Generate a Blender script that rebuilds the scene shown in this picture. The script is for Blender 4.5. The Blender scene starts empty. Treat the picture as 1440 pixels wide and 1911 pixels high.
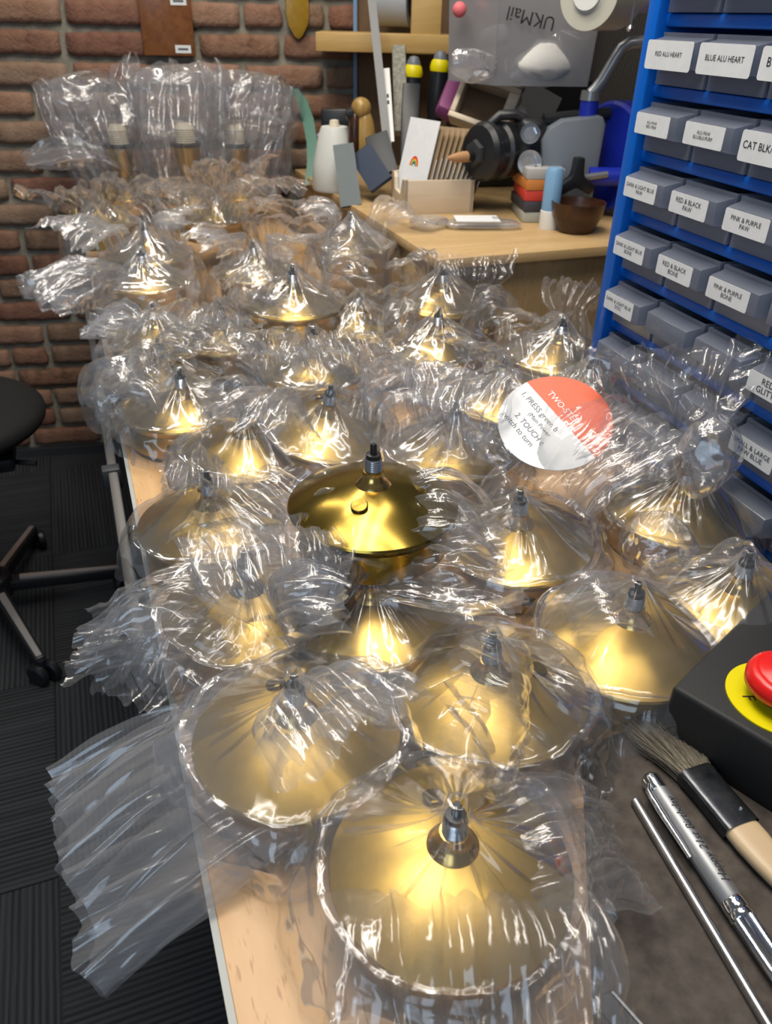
import bpy, bmesh, math, random
import numpy as np
from mathutils import Vector, Matrix, Euler

# ------------------------------------------------------------------ camera
S = bpy.context.scene
COL = S.collection
FPX, CX, CY, HC = 1440.0, 720.0, 955.5, 0.48          # focal length in px of the 1440 wide frame; eye height above table
nrm = lambda v: v / np.linalg.norm(v)
ray = lambda x, y: np.array([(x - CX) / FPX, -(y - CY) / FPX, -1.0])
_up = -nrm(ray(665, 3197))
_y = ray(75, 14); _y = nrm(_y - _up * _y.dot(_up))
_x = np.cross(_y, _up)
MC = np.array([_x, _y, _up])
OC = np.array([0, 0, HC])
def P(x, y, z=0.0):
    d = MC @ ray(x, y); t = (z - HC) / d[2]
    return Vector(OC + d * t)
def PD(x, y, Z):
    return Vector(OC + MC @ ray(x, y) * Z)
cam_d = bpy.data.cameras.new('camera'); cam = bpy.data.objects.new('camera', cam_d); COL.objects.link(cam)
cam_d.sensor_fit = 'HORIZONTAL'; cam_d.sensor_width = 36.0; cam_d.lens = 36.0 * FPX / 1440.0
cam_d.clip_start = 0.02; cam_d.clip_end = 50
m = Matrix([list(MC[0]), list(MC[1]), list(MC[2])]).to_4x4(); m.translation = OC
cam.matrix_world = m
cam_d.dof.use_dof = True; cam_d.dof.focus_distance = 0.68; cam_d.dof.aperture_fstop = 15.0
S.camera = cam

# ------------------------------------------------------------------ world, lights, exposure
W = bpy.data.worlds.new('room'); S.world = W; W.use_nodes = True
W.node_tree.nodes['Background'].inputs[0].default_value = (0.80, 0.88, 1.0, 1)
W.node_tree.nodes['Background'].inputs[1].default_value = 0.11
def area(name, loc, rot, sx, sy, power, col):
    l = bpy.data.lights.new(name, 'AREA'); l.shape = 'RECTANGLE'; l.size = sx; l.size_y = sy
    l.energy = power; l.color = col
    o = bpy.data.objects.new(name, l); COL.objects.link(o); o.location = loc; o.rotation_euler = rot
    return o
R = math.radians
# LED tubes of the ceiling lattice over the bench (two crossing pairs)
for i, (x, y, a, p) in enumerate([(0.02, 0.55, 38, 6), (0.34, 0.62, 38, 6), (0.10, 0.80, -34, 6), (0.42, 0.86, -34, 6), (0.12, 1.70, 38, 6), (0.36, 1.80, -34, 6)]):
    area('ceiling_tube_light', (x, y, 1.55), (0, 0, R(a)), 0.04, 1.25, p, (1.0, 0.93, 0.82))
# daylight from the window behind the photographer
area('window_daylight', (-1.3, -1.5, 1.0), (R(72), 0, R(-38)), 1.3, 1.2, 14, (0.62, 0.80, 1.0))
S.view_settings.view_transform = 'Standard'; S.view_settings.look = 'None'
S.view_settings.exposure = 0.15; S.view_settings.gamma = 1.0
S.view_settings.use_curve_mapping = False
S.cycles.transparent_max_bounces = 16
S.cycles.max_bounces = 4
S.cycles.diffuse_bounces = 1
S.cycles.glossy_bounces = 2
S.cycles.use_adaptive_sampling = True
S.cycles.adaptive_threshold = 0.06
S.cycles.use_denoising = True
S.cycles.use_light_tree = False
S.cycles.caustics_reflective = False
S.cycles.caustics_refractive = False
W.cycles.sampling_method = 'NONE'
S.cycles.sample_clamp_indirect = 4.0

# ------------------------------------------------------------------ materials
def mat(name, col=(.5, .5, .5), rough=.5, metal=0.0, **kw):
    m = bpy.data.materials.new(name); m.use_nodes = True
    b = m.node_tree.nodes['Principled BSDF']
    b.inputs['Base Color'].default_value = (*col, 1); b.inputs['Roughness'].default_value = rough
    b.inputs['Metallic'].default_value = metal
    for k, v in kw.items(): b.inputs[k.replace('_', ' ')].default_value = v
    return m
def nd(m, t, **kw):
    n = m.node_tree.nodes.new(t)
    for k, v in kw.items(): setattr(n, k, v)
    return n
def lk(m, a, b): m.node_tree.links.new(a, b)
def bsdf(m): return m.node_tree.nodes['Principled BSDF']
def coords(m, scale=(1, 1, 1), rot=(0, 0, 0), out='Object'):
    t = nd(m, 'ShaderNodeTexCoord'); mp = nd(m, 'ShaderNodeMapping')
    mp.inputs['Scale'].default_value = scale; mp.inputs['Rotation'].default_value = rot
    lk(m, t.outputs[out], mp.inputs['Vector']); return mp.outputs['Vector']
def ramp(m, fac, stops):
    r = nd(m, 'ShaderNodeValToRGB'); e = r.color_ramp.elements
    while len(e) > 2: e.remove(e[-1])
    while len(e) < len(stops): e.new(0.5)
    for el, (p, c) in zip(e, stops): el.position = p; el.color = (*c, 1)
    lk(m, fac, r.inputs['Fac']); return r.outputs['Color']
def noise(m, vec, scale, detail=4, rough=.5, dist=0):
    n = nd(m, 'ShaderNodeTexNoise'); n.inputs['Scale'].default_value = scale; n.inputs['Detail'].default_value = detail
    n.inputs['Roughness'].default_value = rough; n.inputs['Distortion'].default_value = dist
    lk(m, vec, n.inputs['Vector']); return n.outputs['Fac']
def bump(m, h, strength=.3, dist=.01):
    b = nd(m, 'ShaderNodeBump'); b.inputs['Strength'].default_value = strength; b.inputs['Distance'].default_value = dist
    lk(m, h, b.inputs['Height']); return b.outputs['Normal']
def noisy(name, c0, c1, scale, rough=.6, stretch=(1, 1, 1), bmp=0, detail=5, metal=0.0, lo=.35, hi=.65, bd=.002):
    m = mat(name, c0, rough, metal); v = coords(m, stretch); f = noise(m, v, scale, detail, .6)
    lk(m, ramp(m, f, [(lo, c0), (hi, c1)]), bsdf(m).inputs['Base Color'])
    if bmp: lk(m, bump(m, f, bmp, bd), bsdf(m).inputs['Normal'])
    return m

MT = {}
# bare brushed brass: circular brushing -> radial streaks
def brass(name, c, rough, aniso):
    m = mat(name, c, rough, 1.0); b = bsdf(m)
    b.inputs['Anisotropic'].default_value = aniso
    b.inputs['Anisotropic Rotation'].default_value = 0.25
    t = nd(m, 'ShaderNodeTangent'); t.direction_type = 'RADIAL'; t.axis = 'Z'
    lk(m, t.outputs[0], b.inputs['Tangent'])
    v = coords(m, (1, 1, 1)); sep = nd(m, 'ShaderNodeVectorMath', operation='LENGTH')
    mulv = nd(m, 'ShaderNodeVectorMath', operation='MULTIPLY'); mulv.inputs[1].default_value = (1, 1, 0.4)
    lk(m, v, mulv.inputs[0]); lk(m, mulv.outputs[0], sep.inputs[0])
    comb = nd(m, 'ShaderNodeCombineXYZ'); lk(m, sep.outputs['Value'], comb.inputs[0])
    f = noise(m, comb.outputs[0], 1400, 2)
    f2 = noise(m, v, 60, 3)
    mr = nd(m, 'ShaderNodeMapRange'); mr.inputs[3].default_value = rough - .05; mr.inputs[4].default_value = rough + .08
    lk(m, f, mr.inputs[0]); lk(m, mr.outputs[0], b.inputs['Roughness'])
    dk = tuple(x * .86 for x in c)
    lk(m, ramp(m, f2, [(.3, dk), (.7, c)]), b.inputs['Base Color'])
    return m
MT['brass'] = brass('brushed_brass', (.60, .40, .105), .30, .75)
MT['brass_clear'] = brass('lacquered_brass', (.36, .245, .05), .19, .5)
MT['brass_plain'] = mat('smooth_brass', (.62, .42, .14), .22, 1.0)
MT['copper'] = mat('copper_foot', (.55, .30, .13), .35, 1.0)
MT['steel'] = mat('zinc_steel', (.62, .64, .67), .25, 1.0)
MT['chrome'] = mat('chrome', (.75, .77, .80), .1, 1.0)
MT['brushed'] = noisy('satin_steel', (.42, .42, .42), (.55, .55, .55), 90, .28, (1, 30, 1), 0, 3, 1.0)
MT['black'] = mat('black_plastic', (.012, .013, .016), .38)
MT['rubber'] = mat('black_rubber', (.008, .008, .009), .6)
MT['dark'] = mat('dark_grey_plastic', (.035, .037, .042), .5)
MT['grey'] = mat('grey_paint', (.16, .18, .21), .42)
MT['midgrey'] = mat('mid_grey_tube', (.33, .34, .35), .32, .6)
MT['blue'] = mat('cabinet_blue', (.0, .13, .62), .32)
MT['royal'] = mat('royal_blue_plastic', (.012, .03, .42), .35)
MT['white'] = mat('white_plastic', (.80, .80, .78), .4)
MT['paper'] = noisy('label_paper', (.80, .81, .83), (.86, .87, .88), 60, .55)
MT['ink'] = mat('black_ink', (.01, .01, .012), .6)
MT['greyink'] = mat('grey_ink', (.10, .11, .13), .6)
MT['red'] = mat('red_plastic', (.75, .012, .010), .28)
MT['yellow'] = mat('yellow_label', (.80, .68, .0), .4)
MT['orange'] = mat('orange_print', (.80, .11, .035), .45)
MT['purple'] = mat('purple_tube', (.22, .05, .16), .55)
MT['cream'] = mat('cream_holder', (.75, .66, .50), .5)
MT['seat'] = noisy('black_fabric', (.004, .004, .005), (.010, .010, .011), 300, .85)
MT['label_blue'] = mat('pale_blue_tube', (.20, .38, .60), .4)
MT['green'] = mat('green_band', (.0, .12, .07), .35)
MT['navy'] = mat('navy_sleeve', (.006, .022, .055), .45)
MT['teal'] = mat('grey_teal_sleeve', (.045, .07, .08), .45)
MT['off'] = mat('off_white_pot', (.70, .71, .66), .45)
MT['gold_ink'] = mat('gold_engraving', (.45, .28, .06), .35, .8)
MT['lilac'] = mat('lilac_cloth', (.50, .42, .62), .7)

def wood(name, c0, c1, sc=1.0, flecks=True, rough=.42, axis=1, bmp=.05):
    m = mat(name, c0, rough); st = [14, 14, 14]; st[axis] = 1.6
    v = coords(m, tuple(s * sc for s in st)); f = noise(m, v, 3.0, 6, .6, .6)
    c = ramp(m, f, [(.32, c0), (.68, c1)])
    if flecks:
        st2 = [420, 420, 420]; st2[axis] = 55
        v2 = coords(m, tuple(s * sc for s in st2)); f2 = noise(m, v2, 1.0, 1)
        k = ramp(m, f2, [(.66, (1, 1, 1)), (.74, (.62, .48, .36))])
        mx = nd(m, 'ShaderNodeMix', data_type='RGBA', blend_type='MULTIPLY'); mx.inputs['Factor'].default_value = .75
        lk(m, c, mx.inputs['A']); lk(m, k, mx.inputs['B']); c = mx.outputs['Result']
    lk(m, c, bsdf(m).inputs['Base Color'])
    if bmp: lk(m, bump(m, f, bmp, .002), bsdf(m).inputs['Normal'])
    return m
MT['beech'] = wood('beech_laminate', (.62, .37, .17), (.72, .46, .24))
MT['oak'] = wood('oak_veneer', (.42, .27, .12), (.52, .35, .17), axis=2)
MT['oaktop'] = wood('oak_top', (.50, .32, .14), (.60, .41, .20), axis=0)
MT['pine'] = wood('pale_pine', (.62, .50, .36), (.72, .60, .45), flecks=False, axis=0)
MT['shelfwood'] = wood('shelf_pine', (.50, .30, .09), (.60, .40, .15), flecks=False, axis=0)
MT['plaque'] = wood('stained_plaque', (.16, .055, .018), (.26, .10, .03), flecks=False, axis=2, rough=.3)
MT['paddle'] = wood('varnished_paddle', (.30, .17, .01), (.40, .24, .03), flecks=False, axis=2, rough=.3)
MT['brownboard'] = noisy('brown_hardboard', (.13, .075, .035), (.17, .10, .05), 12, .7)
MT['bowlwood'] = wood('dark_bowl_wood', (.022, .008, .004), (.07, .024, .010), flecks=False, axis=0, rough=.3)
MT['birdwood'] = wood('olive_wood', (.30, .17, .04), (.50, .32, .10), flecks=False, axis=2, rough=.3)
MT['handle'] = wood('bare_handle_wood', (.58, .42, .25), (.68, .52, .33), flecks=False, axis=1)
MT['kraft'] = noisy('kraft_card', (.36, .24, .13), (.44, .31, .18), 80, .8)
MT['suede'] = noisy('dark_brown_hide', (.050, .040, .034), (.095, .078, .066), 70, .85, bmp=.25, bd=.001)
MT['boxblack'] = noisy('black_textured_shell', (.0035, .004, .005), (.009, .010, .012), 900, .6, bmp=.3, bd=.0004)
MT['bristle'] = mat('grey_bristle', (.40, .35, .27), .5)
MT['bristle_dark'] = mat('dark_bristle', (.14, .12, .09), .5)
MT['ferrule'] = noisy('scuffed_ferrule', (.03, .033, .04), (.09, .095, .105), 60, .28, bmp=.4, metal=.8, bd=.001)
MT['cloth'] = noisy('dusty_cloth', (.20, .19, .15), (.34, .33, .28), 120, .9, bmp=.6)
MT['brick'] = []
for i, (a, b) in enumerate([((.235, .115, .072), (.34, .19, .125)), ((.27, .14, .085), (.37, .22, .15)), ((.20, .090, .058), (.31, .15, .10)), ((.25, .15, .095), (.35, .235, .165))]):
    bm_ = mat('brick_clay', a, .9); v = coords(bm_, (1, 1, 1)); f = noise(bm_, v, 16, 6, .65, .8); g = noise(bm_, v, 90, 4, .7)
    oi = nd(bm_, 'ShaderNodeObjectInfo'); ad = nd(bm_, 'ShaderNodeMath', operation='MULTIPLY_ADD'); ad.inputs[1].default_value = .25; lk(bm_, oi.outputs['Random'], ad.inputs[0]); lk(bm_, f, ad.inputs[2])
    lk(bm_, ramp(bm_, ad.outputs[0], [(.40, tuple(x * .55 for x in a)), (.52, a), (.85, b)]), bsdf(bm_).inputs['Base Color'])
    sm = nd(bm_, 'ShaderNodeMath', operation='ADD'); lk(bm_, f, sm.inputs[0]); lk(bm_, g, sm.inputs[1])
    lk(bm_, bump(bm_, sm.outputs[0], .8, .006), bsdf(bm_).inputs['Normal'])
    MT['brick'].append(bm_)
MT['mortar'] = noisy('lime_mortar', (.24, .22, .175), (.34, .315, .25), 40, .95, bmp=.6, bd=.004)

# carpet: fine stripes across each tile
def carpet(name, c0, c1):
    m = mat(name, c0, .95); v = coords(m, (1, 1, 1))
    w = nd(m, 'ShaderNodeTexWave'); w.bands_direction = 'X'; w.inputs['Scale'].default_value = 30; w.inputs['Distortion'].default_value = .6; w.inputs['Detail'].default_value = 2
    lk(m, v, w.inputs['Vector'])
    v2 = coords(m, (160, 2.5, 1)); f = noise(m, v2, 1, 3)
    ad = nd(m, 'ShaderNodeMath', operation='MULTIPLY_ADD'); ad.inputs[1].default_value = .45
    lk(m, w.outputs['Fac'], ad.inputs[0]); lk(m, f, ad.inputs[2])
    lk(m, ramp(m, ad.outputs[0], [(.45, c0), (.95, c1)]), bsdf(m).inputs['Base Color'])
    g = noise(m, coords(m, (1, 1, 1)), 700, 2)
    lk(m, bump(m, g, .6, .004), bsdf(m).inputs['Normal'])
    return m
MT['carpet'] = carpet('striped_carpet', (.010, .0115, .014), (.042, .046, .053))
MT['carpet_plain'] = noisy('slate_carpet', (.022, .027, .034), (.034, .040, .050), 300, .95, bmp=.4)
# fluted dark panel
fm = mat('fluted_dark_panel', (.045, .042, .040), .6)
wv = nd(fm, 'ShaderNodeTexWave'); wv.bands_direction = 'Y'; wv.inputs['Scale'].default_value = 30; lk(fm, coords(fm), wv.inputs['Vector'])
lk(fm, bump(fm, wv.outputs['Fac'], .9, .004), bsdf(fm).inputs['Normal']); MT['fluted'] = fm

# thin clear polythene
def film(name, haze, tint, rough=.12, refl=.06, wr=.35, cell=55, hc=(.86, .87, .92)):
    m = bpy.data.materials.new(name); m.use_nodes = True; nt = m.node_tree
    for n in list(nt.nodes): nt.nodes.remove(n)
    out = nd(m, 'ShaderNodeOutputMaterial')
    tr = nd(m, 'ShaderNodeBsdfTransparent'); tr.inputs[0].default_value = (*tint, 1)
    df = nd(m, 'ShaderNodeBsdfDiffuse'); df.inputs[0].default_value = (*hc, 1)
    tl = nd(m, 'ShaderNodeBsdfTranslucent'); tl.inputs[0].default_value = (*hc, 1)
    gl = nd(m, 'ShaderNodeBsdfGlossy'); gl.inputs['Roughness'].default_value = rough; gl.inputs[0].default_value = (1, 1, 1, 1)
    mh = nd(m, 'ShaderNodeMixShader'); mh.inputs[0].default_value = .5; lk(m, df.outputs[0], mh.inputs[1]); lk(m, tl.outputs[0], mh.inputs[2])
    mb = nd(m, 'ShaderNodeMixShader'); lk(m, tr.outputs[0], mb.inputs[1]); lk(m, mh.outputs[0], mb.inputs[2])
    mb.inputs[0].default_value = haze
    lw = nd(m, 'ShaderNodeLayerWeight'); lw.inputs['Blend'].default_value = .28
    mr = nd(m, 'ShaderNodeMapRange'); mr.inputs[1].default_value = 0; mr.inputs[2].default_value = 1; mr.inputs[3].default_value = refl; mr.inputs[4].default_value = .45
    lk(m, lw.outputs['Fresnel'], mr.inputs[0])
    mg = nd(m, 'ShaderNodeMixShader'); lk(m, mr.outputs[0], mg.inputs[0]); lk(m, mb.outputs[0], mg.inputs[1]); lk(m, gl.outputs[0], mg.inputs[2])
    lk(m, mg.outputs[0], out.inputs[0]); return m
MT['film'] = film('clear_polythene', .095, (.985, .985, .99))
MT['film2'] = film('cloudy_polythene', .18, (.98, .98, .99), .13)
MT['drawer'] = film('frosted_drawer', .36, (.64, .68, .78), .22, .05, .02, hc=(.62, .68, .82))
MT['binplastic'] = film('frosted_bin', .30, (.85, .84, .84), .25, .05, .02)
MT['smallfilm'] = film('packet_film', .30, (.92, .93, .95), .15)

# ------------------------------------------------------------------ mesh helpers
class MB:
    def __init__(s): s.v = []; s.f = []; s.mi = []; s.cur = 0
    def add(s, vs, fs, M=None):
        o = len(s.v)
        s.v += [tuple(M @ Vector(p)) if M is not None else tuple(p) for p in vs]
        s.f += [tuple(i + o for i in f) for f in fs]; return s
    def box(s, c, d, rot=None, M=None):
        x, y, z = d[0] / 2, d[1] / 2, d[2] / 2
        vs = [(-x, -y, -z), (x, -y, -z), (x, y, -z), (-x, y, -z), (-x, -y, z), (x, -y, z), (x, y, z), (-x, y, z)]
        T = Matrix.Translation(c)
        if rot: T = T @ Euler(rot).to_matrix().to_4x4()
        if M is not None: T = M @ T
        return s.add(vs, [(0, 3, 2, 1), (4, 5, 6, 7), (0, 1, 5, 4), (1, 2, 6, 5), (2, 3, 7, 6), (3, 0, 4, 7)], T)
    def lathe(s, prof, n=32, M=None, caps=True):
        vs = []; fs = []
        for r, z in prof:
            for k in range(n):
                a = 2 * math.pi * k / n; vs.append((r * math.cos(a), r * math.sin(a), z))
        for j in range(len(prof) - 1):
            for k in range(n):
                k2 = (k + 1) % n; fs.append((j * n + k, j * n + k2, (j + 1) * n + k2, (j + 1) * n + k))
        if caps:
            if prof[0][0] > 1e-6: fs.append(tuple(reversed(range(n))))
            if prof[-1][0] > 1e-6: fs.append(tuple((len(prof) - 1) * n + k for k in range(n)))
        return s.add(vs, fs, M)
    def tube(s, pts, r, n=12, M=None):
        pts = [Vector(p) for p in pts]; rs = r if isinstance(r, (list, tuple)) else [r] * len(pts)
        vs = []; fs = []
        t0 = (pts[1] - pts[0]).normalized(); u = t0.orthogonal().normalized()
        for i, p in enumerate(pts):
            t = ((pts[min(i + 1, len(pts) - 1)] - pts[max(i - 1, 0)])).normalized()
            u = (u - t * u.dot(t)).normalized(); w = t.cross(u)
            for k in range(n):
                a = 2 * math.pi * k / n; vs.append(p + (u * math.cos(a) + w * math.sin(a)) * rs[i])
        for i in range(len(pts) - 1):
            for k in range(n):
                k2 = (k + 1) % n; fs.append((i * n + k, i * n + k2, (i + 1) * n + k2, (i + 1) * n + k))
        fs.append(tuple(reversed(range(n)))); fs.append(tuple((len(pts) - 1) * n + k for k in range(n)))
        return s.add(vs, fs, M)
    def prism(s, poly, h, M=None):
        n = len(poly); vs = [(x, y, 0) for x, y in poly] + [(x, y, h) for x, y in poly]
        fs = [tuple(reversed(range(n))), tuple(range(n, 2 * n))] + [(i, (i + 1) % n, n + (i + 1) % n, n + i) for i in range(n)]
        return s.add(vs, fs, M)
    def mesh(s, name, bevel=0, seg=2, smooth=True, ang=35):
        me = bpy.data.meshes.new(name); bm = bmesh.new()
        vv = [bm.verts.new(p) for p in s.v]; bm.verts.ensure_lookup_table()
        for f in s.f:
            try: bm.faces.new([vv[i] for i in f])
            except ValueError: pass
        bmesh.ops.recalc_face_normals(bm, faces=bm.faces)
        if bevel:
            ed = [e for e in bm.edges if len(e.link_faces) == 2 and e.calc_face_angle(0) > R(30)]
            bmesh.ops.bevel(bm, geom=ed, offset=bevel, segments=seg, affect='EDGES', profile=.5, clamp_overlap=True)
        if smooth:
            for f in bm.faces: f.smooth = True
            for e in bm.edges:
                if len(e.link_faces) == 2 and e.calc_face_angle(0) > R(ang): e.smooth = False
        bm.to_mesh(me); bm.free(); return me
def obj(name, me, m, parent=None, loc=(0, 0, 0), rot=(0, 0, 0), **mk):
    if isinstance(me, MB): me = me.mesh(name, **mk)
    if m is not None and not me.materials: me.materials.append(MT[m] if isinstance(m, str) else m)
    o = bpy.data.objects.new(name, me); COL.objects.link(o)
    o.location = loc; o.rotation_euler = rot
    if parent is not None: o.parent = parent
    return o
def tag(o, label, cat, group=None, kind=None):
    if label: o['label'] = label
    if cat: o['category'] = cat
    if group: o['group'] = group
    if kind: o['kind'] = kind
    return o
def thing(name, label, cat, loc=(0, 0, 0), rot=(0, 0, 0), group=None):
    o = bpy.data.objects.new(name, None); COL.objects.link(o); o.empty_display_size = .03
    o.location = loc; o.rotation_euler = rot
    return tag(o, label, cat, group)
def struct(o): o['kind'] = 'structure'; return o
_txt = {}
def text_mesh(body, size, align='CENTER', ext=.0, shear=0.0, space=1.0, line=1.0):
    key = (body, size, align, shear, line, space)
    if key in _txt: return _txt[key]
    c = bpy.data.curves.new('lettering', 'FONT'); c.body = body; c.size = size; c.align_x = align; c.align_y = 'CENTER'
    c.resolution_u = 3; c.shear = shear; c.space_line = line; c.space_character = space
    o = bpy.data.objects.new('tmp', c); COL.objects.link(o)
    dg = bpy.context.evaluated_depsgraph_get(); me = bpy.data.meshes.new_from_object(o.evaluated_get(dg))
    bpy.data.objects.remove(o); me.materials.clear(); _txt[key] = me; return me
def frame_M(origin, xdir, ydir):
    x = Vector(xdir).normalized(); y = Vector(ydir); y = (y - x * y.dot(x)).normalized(); z = x.cross(y)
    M = Matrix((x, y, z)).transposed().to_4x4(); M.translation = Vector(origin); return M
rnd = random.Random(7)
FLOOR = -0.78

# ------------------------------------------------------------------ setting: floor, wall, counter end
fl = struct(obj('floor', MB().box((0.2, 1.2, FLOOR - .03), (5.2, 5.2, .05)), 'rubber'))
tile = MB().box((0, 0, 0), (.498, .498, .006)).mesh('carpet_tile', bevel=.002, seg=1)
for i in range(-4, 3):
    for j in range(0, 6):
        t = obj('carpet_tile', tile.copy() if False else tile, None, fl, (0.02 + .5 * i, .42 + .5 * j - .25, FLOOR - .003), (0, 0, R(90) if (i + j) % 2 else 0))
tile.materials.append(MT['carpet'])
WD = R(-9.83); W0 = Vector((-.218, 2.533, 0)); wu = Vector((math.cos(WD), math.sin(WD), 0)); wn = Vector((-wu.y, wu.x, 0))
wall = bpy.data.objects.new('wall_back', MB().box((0.35, .06, 0.20), (4.2, .1, 1.96)).mesh('wall_back')); COL.objects.link(wall)
wall.data.materials.append(MT['mortar']); wall.location = W0; wall.rotation_euler = (0, 0, WD); struct(wall)
def brick_mesh(L, seed):
    r = random.Random(seed); bm = bmesh.new(); nx, nz = 9, 4; hx, hz = L / 2, .0272
    g = {}
    for i in range(nx + 1):
        for k in range(nz + 1):
            ex = 1 if i in (0, nx) else 0; ez = 1 if k in (0, nz) else 0
            x = -hx + 2 * hx * i / nx; z = -hz + 2 * hz * k / nz
            y = -.010 + r.uniform(-.0022, .0022) + .0045 * (ex + ez)
            x += r.uniform(-.003, .003) * (1 if ex else .5); z += r.uniform(-.0022, .0022)
            if ex and ez: x *= .985; z *= .90
            g[i, k] = bm.verts.new((x, y, z))
    for i in range(nx):
        for k in range(nz): bm.faces.new((g[i, k], g[i + 1, k], g[i + 1, k + 1], g[i, k + 1]))
    be = [e for e in bm.edges if len(e.link_faces) == 1]
    ex = bmesh.ops.extrude_edge_only(bm, edges=be)
    for v in [q for q in ex['geom'] if isinstance(q, bmesh.types.BMVert)]: v.co.y = .02
    for f in bm.faces: f.smooth = True
    me = bpy.data.meshes.new('brick'); bm.to_mesh(me); bm.free(); return me
BR = [brick_mesh(.209, k) for k in range(8)]; BH = [brick_mesh(.097, 50 + k) for k in range(4)]
for k, b in enumerate(BR + BH): b.materials.append(MT['brick'][k % 4])
for row in range(-12, 9):
    z = .0305 + .0703 * row + .023
    u = -.85 + (.1125 if row % 2 else 0) + rnd.uniform(-.015, .015)
    while u < 1.35:
        head = rnd.random() < .12; L = .112 if head else .225
        me = rnd.choice(BH if head else BR)
        o = obj('brick', me, None, wall, (u + L / 2, 0, z + rnd.uniform(-.002, .002)), (0, rnd.uniform(-.008, .008), 0))
        u += L
# skirting strip along the wall foot
struct(obj('baseboard_back', MB().box((0.35, -.012, 0), (4.2, .02, .03)), 'dark', None, W0 + Vector((0, 0, FLOOR + .012)), (0, 0, WD)))

# right-hand side: dark fluted panelling seen between bin and drawer cabinet
wp = struct(obj('wall_right', MB().box((0, 0, 0), (.06, 3.4, 1.9)), 'fluted', None, (1.46, 1.1, FLOOR + .95)))

# ------------------------------------------------------------------ tables
def rounded(x0, y0, x1, y1, r, n=6):
    pts = []
    for cx, cy, a0 in ((x1 - r, y1 - r, 0), (x0 + r, y1 - r, 90), (x0 + r, y0 + r, 180), (x1 - r, y0 + r, 270)):
        for k in range(n + 1):
            a = R(a0 + 90 * k / n); pts.append((cx + r * math.cos(a), cy + r * math.sin(a)))
    return pts
def table(label, x0, y0, x1, y1, z=0.0):
    t = thing('work_table', label, 'table', ((x0 + x1) / 2, (y0 + y1) / 2, FLOOR)); o = Vector(t.location)
    h = z - FLOOR; w, d = (x1 - x0) / 2, (y1 - y0) / 2
    obj('table_top', MB().prism(rounded(-w + .004, -d + .004, w - .004, d - .004, .022), .022), 'beech', t, (0, 0, h - .022), bevel=.001, seg=1)
    eb = MB(); a = rounded(-w, -d, w, d, .026); b = rounded(-w + .0045, -d + .0045, w - .0045, d - .0045, .022); n = len(a)
    vs = [(p[0], p[1], -.0235) for p in a] + [(p[0], p[1], .0) for p in a] + [(p[0], p[1], .0) for p in b] + [(p[0], p[1], -.0235) for p in b]
    fs = []
    for i in range(n):
        j = (i + 1) % n
        for q in range(4): fs.append((q * n + i, q * n + j, ((q + 1) % 4) * n + j, ((q + 1) % 4) * n + i))
    eb.add(vs, fs); obj('edge_band', eb, 'edge', t, (0, 0, h + .0003))
    for sx in (-1, 1):
        for sy in (-1, 1):
            obj('leg', MB().box((0, 0, 0), (.04, .04, h - .06)), 'midgrey', t, (sx * (w - .10), sy * (d - .10), (h - .06) / 2), bevel=.004)
    obj('apron', MB().box((0, 0, 0), (2 * w - .16, 2 * d - .16, .03)), 'midgrey', t, (0, 0, h - .045))
    return t
MT['edge'] = mat('grey_edge_band', (.42, .44, .43), .45)
table('beech topped table with grey edge band carrying the nearest brass lamps', 0.0, -.35, 1.02, 1.015)
table('second beech table behind, nearly buried under bagged lamps', 0.0, 1.03, .52, 2.28, -.002)
rl = thing('metal_rail', 'grey metal rail running along the outer table edge', 'rail', (-.017, 1.15, -.02))
obj('bar', MB().box((.001, 0, 0), (.012, 1.15, .022)), mat('worn_rail_metal', (.15, .145, .14), .5, .4), rl, bevel=.003)
for y in (-.215, -.05, .13): obj('bracket', MB().box((0, 0, 0), (.022, .018, .028)), 'dark', rl, (-.001, y - .02, 0), bevel=.002)

# ------------------------------------------------------------------ brass lamp bases
def lamp_meshes():
    D = {}
    D['drum'] = MB().lathe([(.066, 0), (.0695, .002), (.0700, .030), (.0735, .0345), (.0755, .0385), (.0745, .0405)], 72, caps=False).mesh('drum')
    pr = []
    for k in range(15):
        t = k / 14; r = .0745 + (.0125 - .0745) * t
        z = .0405 + .020 * (t ** .92) + .0035 * math.sin(math.pi * t) ; pr.append((r, z))
    D['dome'] = MB().lathe(pr, 72, caps=False).mesh('dome', ang=60)
    D['collar'] = MB().lathe([(.0165, .0585), (.0160, .0605), (.0125, .0635), (.0098, .0675), (.0090, .0715), (.0090, .0730), (.006, .0735)], 32).mesh('collar', ang=50)
    th = [(.0060, .0725)]
    for k in range(6): th += [(.0076, .0738 + k * .0020), (.0066, .0748 + k * .0020)]
    th += [(.0060, .0858)]
    D['threaded_nipple'] = MB().lathe(th, 24).mesh('threaded_nipple', ang=80)
    D['plug'] = MB().lathe([(.0066, .0850), (.0068, .0858), (.0064, .0888), (.0040, .0893)], 20).mesh('plug')
    D['pin'] = MB().lathe([(.0030, .0890), (.0030, .0968), (.0022, .0985), (.0008, .0985)], 14).mesh('pin')
    D['touch_button'] = MB().lathe([(.0070, 0), (.0074, .0010), (.0074, .0030), (.0066, .0036), (.0, .0037)], 28).mesh('touch_button')
    D['foot_ring'] = MB().lathe([(.060, .0002), (.0672, .0), (.0676, .0022), (.060, .0024)], 48, caps=False).mesh('foot_ring')
    D['switch'] = MB().box((0, 0, 0), (.004, .013, .007)).mesh('switch', bevel=.0012)
    return D
LM = lamp_meshes()
LMM = dict(drum='brass', dome='brass', collar='brass_plain', threaded_nipple='steel', plug='black', pin='black', touch_button='brass_clear', foot_ring='copper', switch='black')
for k, me in LM.items(): me.materials.append(MT[LMM[k]])
dome2 = LM['dome'].copy(); dome2.materials.clear(); dome2.materials.append(MT['brass_clear'])
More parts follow.
